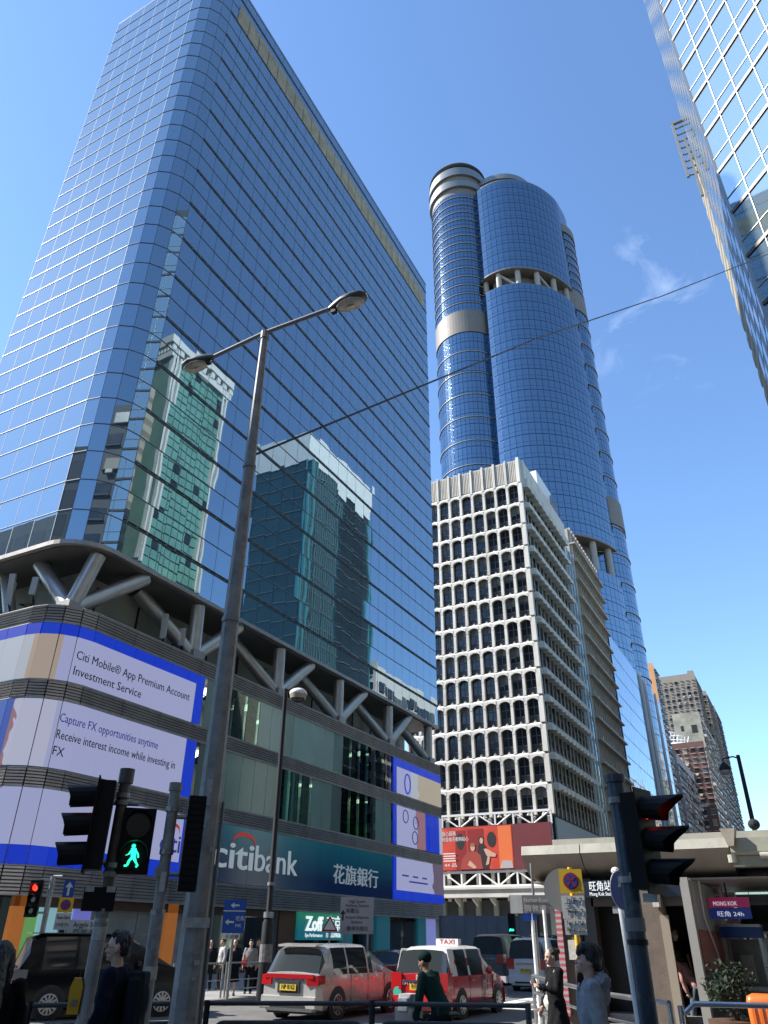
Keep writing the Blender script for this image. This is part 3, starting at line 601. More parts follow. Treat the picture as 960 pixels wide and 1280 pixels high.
# advert with two seated people
ad = thing('billboard', 'wide red advertising hoarding between white trusses', 'billboard', (-34, WY-.9, 9.3))
MB().box(-42.2, WX-.2, WY-1.0, WY-.85, 9.25, 14.35).build('backing', mat('maroon_board', (.17, .03, .035), .5, var=.1), ad)
rb = mat('advert_red', (.62, .06, .03), .5, var=.25, vs=.8); rd = mat('advert_dark_red', (.28, .02, .02), .5); sk = mat('advert_skin', (.62, .38, .28), .6); bk = mat('advert_black', (.02, .015, .015), .6); wt_ = mat('advert_white', (.8, .78, .75), .6); org = mat('advert_orange', (.8, .18, .05), .5)
yy = WY-1.0
def flat(name, poly, m, d=.02, o=ad): MB().xprism(poly, (0, yy, 0), (1, 0, 0), (0, 0, 1), (0, -1, 0), d).build(name, m, o)
rect = lambda a, b, c, d: [(a, c), (b, c), (b, d), (a, d)]
flat('print', rect(-42, -32.2, 9.35, 14.25), rb)
oval = lambda cx_, cz, rx_, rz_, n=16: [(cx_+rx_*math.cos(2*math.pi*i/n), cz+rz_*math.sin(2*math.pi*i/n)) for i in range(n)]
flat('print', rect(-39.8, -38.3, 9.4, 13.9), rd, .03); flat('print', rect(-38.1, -35.9, 10.4, 14.0), rd, .03); flat('print', oval(-39.1, 12.6, .55, .95), bk, .04); flat('print', oval(-34.9, 12.7, .6, .9), bk, .04); flat('print', rect(-34.0, -32.3, 9.4, 14.2), org, .03)
flat('print', [(-37.1, 9.4), (-35.4, 9.4), (-35.6, 11.8), (-36.0, 12.3), (-36.7, 12.2)], bk, .05); flat('print', oval(-36.3, 12.65, .36, .48), bk, .055); flat('print', oval(-36.25, 12.6, .24, .36), sk, .06)
flat('print', [(-39.2, 9.4), (-36.2, 9.4), (-36.4, 10.9), (-37.0, 11.4), (-38.1, 11.4), (-38.9, 10.6)], mat('advert_jacket', (.36, .05, .035), .6), .07); flat('print', oval(-37.45, 11.85, .3, .42), sk, .08); flat('print', oval(-37.45, 12.15, .33, .22), mat('advert_hair', (.3, .14, .05), .6), .085)
flat('print', [(-36.0, 11.6), (-35.7, 11.7), (-34.4, 11.0), (-34.5, 10.7), (-35.6, 10.8)], sk, .08); flat('print', [(-35.5, 10.8), (-35.2, 10.8), (-35.4, 9.9), (-35.8, 9.8)], sk, .08); flat('print', [(-38.2, 9.9), (-37.9, 10.4), (-37.0, 9.6), (-37.4, 9.45)], sk, .08)
flat('print', [(-34.0, 9.4), (-32.3, 9.4), (-32.4, 10.2), (-33.6, 10.3)], mat('advert_grey', (.45, .40, .40), .6), .05)
text('lettering', '說心服務', .62, (-41.6, yy-.03, 13.35), (1, 0, 0), V, wt_, ad, width=1.9); text('lettering', '就是每天都夠貼心', .55, (-41.6, yy-.03, 12.7), (1, 0, 0), V, wt_, ad, width=3.6)
for k in range(4): flat('print', rect(-41.5, -39.9+.4*(k % 2), 11.2-.28*k, 11.32-.28*k), wt_, .03)
text('lettering', '44 品', .5, (-41.4, yy-.03, 9.75), (1, 0, 0), V, wt_, ad, width=1.7)
# ------------------------------------------------------------------ glazed stair strip and brown slab behind
gs = thing('glass_stair_strip', 'narrow pale green glass strip beside the white block', 'building', (-29, 123, 0))
TG = glassy('pale_teal_glass', (.22, .42, .42), .06, .5, .4)
MB().box(-46, WX-.35, 120.3, 126.2, .1, 64.6).build('wall', M['shade'], gs)
for k in range(16):
    for j in range(3): MB().box(WX-.35, WX-.1+.02*j, 120.4+1.93*j, 122.25+1.93*j, .6+4*k, 4.45+4*k).build('pane', TG, gs)
for j in range(4): MB().box(WX-.3, WX+.1, 120.25+1.93*j, 120.37+1.93*j, .2, 64.4).build('mullion', M['white'], gs)
MB().box(WX-1.2, WX+.1, 120.2, 121.2, 60, 68.5).build('roof_lantern', M['white'], gs)
br = thing('brown_slab_block', 'brown grey slab block with thin horizontal fins behind glass strip', 'building', (-36, 138, 0))
BC = mat('brown_concrete', (.50, .44, .36), .85, var=.25, vs=.5, dirt=(.30, .26, .21), dirt_s=.5)
MB().box(-46, WX-.4, 126.5, 149.5, .1, 70.5).build('wall', BC, br)
bb = MB(); wn_ = MB(); q = random.Random(8)
for k in range(18):
    z = 5+k*3.65
    MB().box(WX-.4, WX+.75, 126.4, 149.6, z, z+.28).build('ledge', BC, br)
    for j in range(15):
        y = 126.7+j*1.52; bb.box(WX-.4, WX+.1, y, y+.28, z+.28, z+3.65); wn_.k = q.choice([0, 0, 1, 2]); wn_.box(WX-.38, WX-.32, y+.3, y+1.5, z+1.2, z+3.4)
        if q.random() < .3: bb.box(WX-.1, WX+.5, y+.5, y+1.2, z+.5, z+1.0)
bb.build('fin', BC, br, kind='stuff'); wn_.build('windows', [WGL, mat('dull_pane', (.10, .11, .11), .3), mat('dull_curtain', (.25, .22, .18), .7)], br, kind='stuff')
# ================================================================== skyscraper
sk_ = thing('skyscraper', 'tall curved blue glass skyscraper with brown belts and ribbed flanks', 'building', (-42, 185, 0))
LG = glassy('sky_blue_glass', (.215, .285, .345), .06, .5, .3); LJ = mat('skyscraper_joint', (.15, .23, .32), .25, .9); LB = mat('brown_belt', (.175, .155, .135), .6, .2, var=.12, vs=.2); LR = mat('rib_cream', (.30, .275, .235), .6); CW = mat('crown_metal', (.19, .205, .21), .45, .4)
def catmull(P, n=8):
    out = []; m = len(P)
    for i in range(m):
        p0, p1, p2, p3 = [Vector((*P[(i+k-1) % m], 0)) for k in range(4)]
        for j in range(n):
            t = j/n; q = .5*((2*p1)+(p2-p0)*t+(2*p0-5*p1+4*p2-p3)*t*t+(3*p1-p0-3*p2+p3)*t**3); out.append((q.x, q.y))
    return out
def resample(P, step, closed=True):
    Q = [Vector((*p, 0)) for p in P]+([Vector((*P[0], 0))] if closed else []); L_ = [0]
    for a, b in zip(Q, Q[1:]): L_.append(L_[-1]+(b-a).length)
    n = max(3, round(L_[-1]/step)); out = []; k = 0
    for i in range(n):
        s = L_[-1]*i/n
        while L_[k+1] < s: k += 1
        t = (s-L_[k])/max(1e-6, L_[k+1]-L_[k]); q = Q[k].lerp(Q[k+1], t); out.append((q.x, q.y))
    return out
def grow(P, d):
    n = len(P); out = []
    for i in range(n):
        a, b = Vector(P[i-1]), Vector(P[(i+1) % n]); u = (b-a).normalized(); out.append((P[i][0]+u.y*d, P[i][1]-u.x*d))
    return out
MAIN = catmull([(-55.4, 180), (-55.6, 174.2), (-53.6, 171.2), (-47, 170.5), (-41, 172.6), (-35.2, 177.2), (-31, 183.6), (-28.6, 191.5), (-29.5, 203), (-44, 208), (-54, 200)], 10)
rs = random.Random(2)
def shell(P, z0, z1, floor, name, pane=1.9, tilt=.003, cap=True):
    Q = resample(P, pane); n = len(Q); MB().prism(grow(Q, -.25), z0, z1).build(name+'_core', LJ, sk_)
    b = MB(); k = round((z1-z0)/floor); hh = (z1-z0)/k
    for i in range(k):
        for j in range(n):
            a, c = Vector((*Q[j], 0)), Vector((*Q[(j+1) % n], 0)); u = (c-a).normalized(); nn = Vector((u.y, -u.x, 0)); e1, e2, e3 = rs.gauss(0, tilt), rs.gauss(0, tilt), 0
            za, zb = z0+i*hh+.14, z0+(i+1)*hh-.05; zm = za+(zb-za)*.36
            for q0, q1 in ((za, zm-.05), (zm+.03, zb)):
                b.quad(a+u*.06+Vector((0, 0, q0)), c-u*.06+nn*e1+Vector((0, 0, q0)), c-u*.06+nn*(e1+e2)+Vector((0, 0, q1)), a+u*.06+nn*e2+Vector((0, 0, q1)))
    return b.build(name, LG, sk_, kind='stuff')
shell(MAIN, 195, 240.5, 4.0, 'upper_glass'); shell(MAIN, 95, 188, 4.0, 'middle_glass'); shell(MAIN, 0.2, 86, 4.0, 'lower_glass')
for za, zb in ((188, 195), (86, 95)):
    inn = grow(resample(MAIN, 3), -4); MB().prism(inn, za, zb).build('recessed_core', LB, sk_)
    MB().prism(grow(resample(MAIN, 1.9), .05), zb-.02, zb+.5).build('belt_soffit', LB, sk_); MB().prism(grow(resample(MAIN, 1.9), -.1), za-.4, za+.1).build('belt_deck', LB, sk_)
    PQ = grow(resample(MAIN, 7.0), -1.6)
    for i, p in enumerate(PQ):
        MB().tube([(*p, za), (*p, zb)], .95, 12).build('belt_column', LR, sk_, smooth=True)
        if i % 2 == 0:
            p2 = PQ[(i+1) % len(PQ)]; MB().tube([(*p, zb), (*p2, za)], .5, 8).build('belt_brace', LR, sk_, smooth=True)
MB().prism(grow(resample(MAIN, 2), -.2), 240.5, 241.2).build('main_roof', LB, sk_)
def drum(cx_, cy_, r, belts, z1, tag_):
    P = [(cx_+r*math.cos(2*math.pi*i/48), cy_+r*math.sin(2*math.pi*i/48)) for i in range(48)]
    z = .2
    for zb0, zb1 in belts+[(z1, None)]:
        shell(P, z, zb0, 4.1, tag_+'_glass', 1.36)
        if zb1: MB().prism([(cx_+(r+.25)*math.cos(2*math.pi*i/64), cy_+(r+.25)*math.sin(2*math.pi*i/64)) for i in range(64)], zb0, zb1).build(tag_+'_belt', LB, sk_); z = zb1
    return P
drum(-63.6, 178.4, 10.4, [(171.5, 181)], 240, 'left_drum'); drum(-37.2, 197.4, 10.6, [(104, 113), (187, 196)], 226, 'right_drum')
for cx_, cy_, r, b0, b1 in ((-63.6, 178.4, 10.4, 171.5, 181), (-37.2, 197.4, 10.6, 187, 196)):
    z = 60
    while z < (240 if cx_ < -50 else 226):
        if not (b0-1 < z < b1): MB().prism([(cx_+(r+.22)*math.cos(2*math.pi*i/64), cy_+(r+.22)*math.sin(2*math.pi*i/64)) for i in range(64)], z, z+.17).build('ring_ledge', LR if cx_ > -50 else mat('rib_brown', (.30, .28, .24), .5), sk_)
        z += 4.1 if z > b1-2 else 8.6
def ringp(cx_, cy_, r, z0, z1, m, nme, r2=None): MB().loft([[(cx_+q_*math.cos(2*math.pi*i/64), cy_+q_*math.sin(2*math.pi*i/64), z_) for i in range(64)] for q_, z_ in ((r, z0), (r2 or r, z1))]).build(nme, m, sk_, smooth=True)
cx_, cy_ = -63.6, 178.4
ringp(cx_, cy_, 10.2, 240, 243.5, LB, 'crown'); ringp(cx_, cy_, 11.2, 243.5, 246.5, CW, 'crown', 11.3); ringp(cx_, cy_, 10.4, 246.5, 250, LB, 'crown'); ringp(cx_, cy_, 11.3, 250, 254.5, CW, 'crown', 11.0); ringp(cx_, cy_, 9.8, 254.5, 257, LG, 'crown'); ringp(cx_, cy_, 11.0, 257, 259.5, CW, 'crown', 9.6); ringp(cx_, cy_, 9.0, 259.5, 262, LB, 'crown', 6)
ringp(-50, 188, 13.0, 241.3, 247, LB, 'roof_disc'); ringp(-50, 188, 14.0, 247, 250.5, CW, 'roof_disc', 13.4); ringp(-41, 191, 10.0, 241, 244.5, LB, 'roof_disc')
ringp(-37.2, 197.4, 10.9, 226, 230, LB, 'right_crown')
# glazed mall block in front of the skyscraper
ml = thing('glass_mall_block', 'blue glass shopping block reflecting old buildings beyond the brown slab', 'building', (-40, 182, 0))
MB().box(-60, WX-.3, 152, 166, .1, 58).build('wall', LJ, ml); MB().box(-60, WX-.3, 166, 212, .1, 58).build('wall', LJ, ml)
b = MB(); q = random.Random(4)
for k in range(14):
    for j in range(28):
        y = 152.1+2.14*j; b.cb((WX-.27, y+1.05, 2.2+4.1*k), .05, 2.06, 3.9, q.gauss(0, .004), 0, q.gauss(0, .004))
b.build('panes', glassy('mall_glass', (.24, .33, .42), .02, 1., .4), ml, kind='stuff')
b = MB()
for y in (184, 190, 197, 204): b.box(WX-.3, WX+.25, y, y+.22, .1, 58.5+.2*(y % 3))
b.build('fin', M['white'], ml, kind='stuff')
# ------------------------------------------------------------------ old flats further up the street
def flats(name, label, x0, x1, y0, y1, h, wm_, seed, bay=2.4, fl=3.0, front=True, side=True, ac=.25, balcony=.0, side_m=None, west=False):
    t = thing(name, label, 'building', ((x0+x1)/2, (y0+y1)/2, 0)); MB().box(x0, x1, y0, y1, .1, h).build('wall', wm_, t)
    q = random.Random(seed); wn2 = MB(); tr = MB(); wk = MB()
    if side_m: MB().box(x1, x1+.12, y0, y1, .1, h-.3).build('street_wall', side_m, t)
    faces = ([('y', y0, x0, x1)] if front else [])+([('x', x1+(.12 if side_m else 0), y0, y1)] if side else [])
    if west: faces.append(('w', x0, y0, y1))
    for ax, c, a0, a1 in faces:
        n = int((a1-a0)/bay); k = int((h-4)/fl); st = (a1-a0)/n
        for i in range(k):
            z = 4+i*fl
            for j in range(n):
                a = a0+st*(j+.5); ww, hh = st*(.26 if ax == 'y' else .33), fl*.25; wn2.k = q.choice([0, 0, 0, 1, 2])
                if ax == 'y':
                    wn2.box(a-ww, a+ww, c-.1, c+.1, z+.9, z+.9+2*hh); tr.box(a-ww-.1, a+ww+.1, c-.35, c, z+.75, z+.9); tr.box(a-ww-.1, a+ww+.1, c-.5, c, z+.9+2*hh, z+1.02+2*hh)
                    if q.random() < ac: wk.box(a-.4, a+.4, c-.6, c, z+.2, z+.72)
                    if q.random() < balcony: wk.box(a-st*.45, a+st*.45, c-1.1, c, z, z+.95)
                elif ax == 'w':
                    wn2.box(c-.1, c+.1, a-ww, a+ww, z+.9, z+.9+2*hh); tr.box(c-.4, c, a-ww-.1, a+ww+.1, z+.75, z+.9)
                    if q.random() < ac: wk.box(c-.6, c, a-.4, a+.4, z+.2, z+.72)
                    if q.random() < balcony: wk.box(c-1.1, c, a-st*.45, a+st*.45, z, z+.95)
                else:
                    wn2.box(c-.1, c+.1, a-ww, a+ww, z+.9, z+.9+2*hh); tr.box(c, c+.35, a-ww-.1, a+ww+.1, z+.75, z+.9); tr.box(c, c+.5, a-ww-.1, a+ww+.1, z+.9+2*hh, z+1.02+2*hh)
                    if q.random() < ac: wk.box(c, c+.6, a-.4, a+.4, z+.2, z+.72)
                    if q.random() < balcony: wk.box(c, c+1.1, a-st*.45, a+st*.45, z, z+.95)
    wn2.build('windows', [WGL, MATS['dull_pane'], MATS['dull_curtain']], t, kind='stuff'); tr.build('window_hoods', wm_ if not side_m else side_m, t, kind='stuff')
    if wk.v: wk.build('balconies', mat('grubby_white', (.48, .46, .42), .8, var=.35, vs=1), t, kind='stuff')
    rf = MB(); q = random.Random(seed+1)
    for i in range(4): x = q.uniform(x0, x1-3); y = q.uniform(y0, y1-4); rf.box(x, x+q.uniform(1.5, 3), y, y+3, h, h+q.uniform(1, 3.2))
    rf.box(x0, x1, y0, y0+.3, h, h+1); rf.build('roof_structures', wm_, t, kind='stuff'); return t
RB = mat('red_brown_tile', (.13, .062, .054), .7, var=.25, vs=.35, dirt=(.10, .06, .05), dirt_s=.2); CB = mat('cream_street_wall', (.50, .43, .34), .85, var=.3, vs=.3, dirt=(.22, .19, .16), dirt_s=.4)
GW = mat('stained_grey_wall', (.33, .31, .25), .9, var=.3, vs=.25, dirt=(.15, .14, .12), dirt_s=.15)
flats('red_brown_flats', 'dark red brown corner flats with cream street side and projecting hoods', -37, -24, 280, 312, 60.5, RB, 11, 2.4, 3.3, ac=.3, balcony=.10, side_m=CB)
cw = flats('grey_gable_flats', 'tall flats with bare stained grey gable above the red brown block', -37, -26.8, 318, 372, 80, GW, 12, 2.6, 3.2, front=False, ac=.4, balcony=.3, side_m=mat('dusty_cream_wall', (.40, .35, .28), .85, var=.3, vs=.3))
MB().box(-34.5, -33.5, 317.9, 318.1, 74, 76).build('opening', M['dark'], cw); MB().box(-30.5, -28.5, 317.9, 318.1, 73, 76).build('opening', M['dark'], cw)
rc = thing('roof_sign_frame', 'white steel lattice and curved roof canopy on top of red brown flats', 'roof structure', (-32, 284, 60.5))
b = MB()
for i in range(7): b.tube([(-36.5+i*1.2, 283-.3*i, 61), (-36.2+i*1.25, 283, 64), (-35.4+i*1.1, 283, 66.5-.5*i)], .16, 5)
for z, w_ in ((62, 8), (63.4, 7), (64.8, 6), (66.2, 4)): b.tube([(-36.6+j*w_/6, 282.4-1.0*math.sin(j*.5), z-.35*j*.3) for j in range(7)], .16, 5)
b.build('lattice', M['white'], rc); MB().loft([[(-36.8, 281, 60.6), (-36.8, 290, 60.6), (-36.8, 290, 64.2), (-36.8, 281, 61.4)], [(-26, 281, 60.6), (-26, 290, 60.6), (-26, 290, 63.2), (-26, 281, 61.2)]]).build('canopy', M['white'], rc)
OR = mat('orange_render', (.72, .36, .16), .8, var=.12, vs=.3)
flats('grey_infill_flats', 'narrow grey flats squeezed between the orange gable and red brown block', -40, -28.6, 238, 276, 50, mat('infill_grey', (.34, .33, .31), .85, var=.25, vs=.3), 19, 2.4, 3.1, ac=.3, balcony=.1)
flats('orange_gable_tower', 'slim residential tower with plain orange gable wall', -37, -29.3, 228, 236, 73.5, OR, 13, 2.4, 3, front=False, ac=.3, side_m=mat('pale_grey_tower', (.36, .36, .35), .8, var=.2, vs=.4))
BT = mat('brown_tower', (.26, .22, .18), .85, var=.15, vs=.2)
flats('brown_grey_tower', 'brown grey residential tower next to the orange gable', -54, -32, 400, 424, 120, BT, 14, 2.6, 3, ac=.1)
flats('brown_grey_tower', 'brown grey residential tower with flat top, middle of far group', -46, -30.6, 432, 460, 119, BT, 15, 2.6, 3, ac=.1)
flats('dark_brown_tower', 'darker lower residential tower behind the stained grey gable', -44, -30.5, 470, 500, 120, mat('dark_tower', (.15, .135, .12), .85, var=.15), 16, 2.6, 3, ac=.1)
flats('distant_flats', 'low distant cream flats at the end of the street', -50, -36, 430, 470, 34, CB, 17, 3, 3.2)
flats('distant_flats', 'lowest distant flats closing the far end of street', -48, -33, 520, 560, 33, GW, 18, 3, 3.2)
# ------------------------------------------------------------------ our side of the street
RTG = glassy('pale_silver_glass', (.52, .66, .69), .03, .8, .3); RTG.node_tree.nodes['Principled BSDF'].inputs['Metallic'].default_value = .82
rt = thing('corner_glass_tower', 'pale glass corner tower at the upper right edge with chamfered face', 'building', (18, 38, 0))
A = Vector((5.0, 39.5, 0)); dch = Vector((.68, -.733, 0)); Bp = A+dch*24; poly = [(5.0, 50.2), (5.0, 39.5), (Bp.x, Bp.y), (40, Bp.y), (40, 50.2)]
cpoly = [(5.2, 50.1), (5.2, 39.6), (Bp.x+.1, Bp.y+.2), (40, Bp.y+.2), (40, 50.1)]
MB().prism(cpoly, .1, 96).build('wall', mat('tower_gap_dark', (.03, .032, .035), .5), rt)
nn = Vector((dch.y, -dch.x, 0))*1.0
nn = Vector((-.733, -.68, 0)); W_ = 24/14
rr = random.Random(9); pane_m = {}
bars = MB(); darkbars = MB()
for k in range(22):
    z = 1.7+4.2*k; z0 = z
    for i in range(14):
        c = A+dch*(W_*(i+.5))
        for za, zb in ((z+.30, z+1.5), (z+1.58, z+4.15)):
            key = round(zb-za, 2)
            if key not in pane_m: pane_m[key] = MB().box(-W_/2+.05, W_/2-.05, -.03, .03, 0, key).mesh('pane', RTG)
            if i < 8 and 6 < k: put('pane', pane_m[key], (c.x, c.y, za), rt, rot=(rr.gauss(0, .0015), 0, math.atan2(dch.y, dch.x)+rr.gauss(0, .0015)))
            else: bars.k = 1; bars.cb((c.x, c.y, (za+zb)/2), W_-.1, .06, zb-za, math.atan2(dch.y, dch.x)); bars.k = 0
    bars.ob(A+dch*12+nn*.03+Vector((0, 0, z+1.54)), dch*12, nn*.05, (0, 0, .03)); darkbars.ob(A+dch*12+nn*.06+Vector((0, 0, z+.15)), dch*12, nn*.05, (0, 0, .14))
for i in range(15): bars.ob(A+dch*(W_*i)+nn*.03+Vector((0, 0, 48)), dch*.03, nn*.05, (0, 0, 46))
bars.build('mullions', [mat('pale_mullion', (.30, .33, .34), .4, .6), RTG], rt, kind='stuff'); darkbars.build('transoms', mat('transom_bronze', (.10, .085, .075), .4, .5), rt, kind='stuff')
sdp = MB(); 
for k in range(44):
    for j in range(8): sdp.k = (k*3+j) % 2; sdp.box(4.93, 5.05, 39.62+1.32*j, 40.86+1.32*j, 1.8+2.1*k, 3.7+2.1*k)
sdp.build('side_panes', [RTG, mat('side_metal', (.34, .35, .36), .4, .6)], rt, kind='stuff')
MB().box(4.85, 5.1, 39.4, 39.62, .1, 96).build('corner_trim', mat('pale_trim', (.34, .35, .35), .4, .5), rt)
cr = thing('cream_terrace_block', 'cream block with stepped bay panels behind the corner glass tower', 'building', (12, 54, 0))
CRM = mat('cream_panel', (.40, .36, .28), .7, var=.15, vs=.5)
MB().box(5.35, 30, 50.3, 55.4, .1, 67).build('wall', CRM, cr)
for k in range(32): MB().loft([[(5.35, 50.35, 2+2*k), (5.35, 55.3, 2+2*k), (5.35, 55.3, 3.8+2*k), (5.35, 50.35, 3.8+2*k)], [(5.02, 50.5, 2.7+2*k), (5.02, 55.2, 2.7+2*k), (5.02, 55.2, 3.7+2*k), (5.02, 50.5, 3.7+2*k)]]).build('bay_panel', CRM, cr)
sf = thing('sign_bracket', 'empty steel ladder frame for a sign projecting from the corner tower', 'sign frame', (4.2, 51, 57))
for x in (4.1, 4.75): MB().box(x-.11, x+.11, 50.9, 51.15, 62.5 if x < 4.5 else 59.5, 70.5 if x < 4.5 else 68).build('post', M['greyp'], sf)
for i in range(8): MB().box(4.0, 5.0, 50.95, 51.1, 62.6+1.0*i, 62.75+1.0*i).build('rung', M['greyp'], sf)
MB().box(4.0, 5.05, 50.9, 51.2, 70.4, 70.6).build('top_beam', M['greyp'], sf)
# towers that show as reflections in the blue glass
gt = thing('green_glass_tower', 'green glass tower with white stone frames and ornate crown', 'building', (22, 70, 0))
GG = mat('jade_glass', (.22, .46, .35), .08, .35, var=.25, vs=.2); WS = mat('white_stone', (.68, .68, .64), .6, var=.1); GRS = mat('green_stone', (.17, .29, .22), .5, var=.2, vs=.3)
MB().box(12.2, 17.4, 63.5, 76.2, .1, 83).build('wall', GRS, gt)
b = MB(); q = random.Random(1)
for k in range(24):
    for j in range(8): b.k = 0 if q.random() < .93 else 1; b.box(12.0, 12.15, 65.0+1.26*j, 66.1+1.26*j, 46+1.52*k, 47.28+1.52*k)
b.build('panes', [GG, WGL], gt, kind='stuff')
for y in (63.7, 64.5, 75.2, 76.1): MB().box(11.6, 12.3, y-.18, y+.18, 46, 85).build('stone_pier', WS, gt)
MB().box(11.6, 17.8, 63.1, 76.5, 82, 83.2).build('cornice', WS, gt); MB().box(11.3, 18.1, 62.8, 76.8, 84.4, 85.9).build('cornice', WS, gt)
b = MB()
for j in range(9): b.box(11.5, 12.1, 63.2+1.6*j, 64.0+1.6*j, 83.2, 84.4); b.box(12.0+.66*j, 12.4+.66*j, 63.0, 63.5, 83.2, 84.4)
b.build('crown_block', WS, gt, kind='stuff')
MB().box(11.7, 17.5, 63.2, 76.3, .1, 45.8).build('lower_glass', mat('deep_teal_glass', (.01, .05, .06), .08, var=.3, vs=.2), gt)
tt = thing('teal_glass_tower', 'dark teal glass tower with pale crown band', 'building', (27, 117, 0))
TD = mat('dark_teal_glass', (.008, .055, .075), .07, 0, var=.35, vs=.12, spec=.8); TP = mat('teal_pier', (.10, .36, .38), .3, .4); CRN = mat('crown_white', (.70, .74, .72), .5, var=.1)
MB().box(12.2, 25.3, 103.1, 116, .1, 86).build('wall', TD, tt); MB().box(13.2, 25.3, 116, 131, .1, 86).build('wall', mat('dark_olive_glass', (.02, .03, .03), .1, var=.4, vs=.1), tt)
MB().box(12.0, 25.5, 102.9, 116.2, 86, 93.2).build('crown', CRN, tt); MB().box(13.0, 25.5, 116.2, 131.2, 86, 95).build('crown', CRN, tt)
for x, y in ((12.15, 103.1), (12.15, 104.8), (12.9, 116.2), (13.1, 130.8)): MB().box(x-.2, x+.3, y-.25, y+.25, .1, 86).build('pier', TP, tt)
b = MB()
for k in range(26):
    b.box(12.05, 12.25, 103.1, 116.1, 4+3.2*k, 4.1+3.2*k); b.box(13.05, 13.25, 116.3, 131, 4+3.2*k, 4.1+3.2*k); b.box(12.3, 25.3, 102.95, 103.15, 4+3.2*k, 4.1+3.2*k)
for j in range(18): b.box(12.05, 12.25, 103.2+.7*j, 103.27+.7*j, 4, 86)
b.build('joints', mat('teal_joint', (.16, .24, .24), .4), tt, kind='stuff')
flats('ornate_white_block', 'white ornate block seen mirrored in the blue tower', 12.5, 36, 133, 164, 52, WS, 21, 2.2, 3.2, side=False)
b = MB(); q = random.Random(31)
for k in range(14):
    for j in range(12): b.k = q.choice([0, 0, 1]); b.box(12.2, 12.6, 133.6+2.5*j, 135.4+2.5*j, 4.8+3.2*k, 6.9+3.2*k)
tag(b.build('street_front', [WGL, MATS['dull_pane']]), 'street front glazing of the white ornate block', 'windows')
flats('low_white_block', 'lower pale block between the two glass towers', 12.5, 36, 77.5, 102, 41, mat('pale_green_render', (.42, .48, .42), .8, var=.2), 22, 2.4, 3.2, side=False)
flats('south_corner_block', 'grey office block across the side street behind the viewer', -95, -37, -70, -9, 50, mat('dull_grey_render', (.22, .24, .24), .8, var=.2, vs=.2), 23, 3, 3.6, front=False, side=True)
b = MB(); q = random.Random(33)
for k in range(12):
    for j in range(18): b.k = q.choice([0, 0, 1]); b.box(-94+3.1*j, -91.6+3.1*j, -9.05, -8.9, 4.6+3.7*k, 7.2+3.7*k)
tag(b.build('north_front', [WGL, MATS['dull_pane']]), 'dark glazing on the north front of the corner block', 'windows')
flats('west_block', 'tall block further along the side street', -130, -64, 20, 70, 30, GW, 24, 3, 3.4)
for i, (y0, y1, hh, m_, lab) in enumerate(((168, 235, 44, CB, 'cream flats on the right side of the street'), (236, 300, 58, WS, 'white flats on the right side of the street'), (302, 372, 40, GW, 'grey stained flats on the right side of the street'), (374, 440, 66, CB, 'tall cream flats on the right side of the street'), (442, 520, 50, WS, 'far white flats on the right side of the street'))):
    flats('right_side_flats', lab, 11, 30, y0, y1, hh, m_, 25+i, 3, 3.2, front=False, side=False, west=True, ac=.3, balcony=.2)
flats('unseen_sky_blocker', 'unseen office block behind the viewer, added to block sky light', 9, 40, -60, 21, 62, mat('dull_brown_render', (.085, .088, .092), .85, var=.2, vs=.2), 41, 3, 3.6, front=False, side=False, west=True)  # unseen blocks added here to cut sky light on the near pavement
flats('unseen_sky_blocker', 'unseen office block closing the street behind the viewer, added to block sky light', -6, 8.5, -75, -22, 48, mat('dull_brown_render', (.20, .18, .16), .85), 42, 3, 3.6, front=False, side=False)
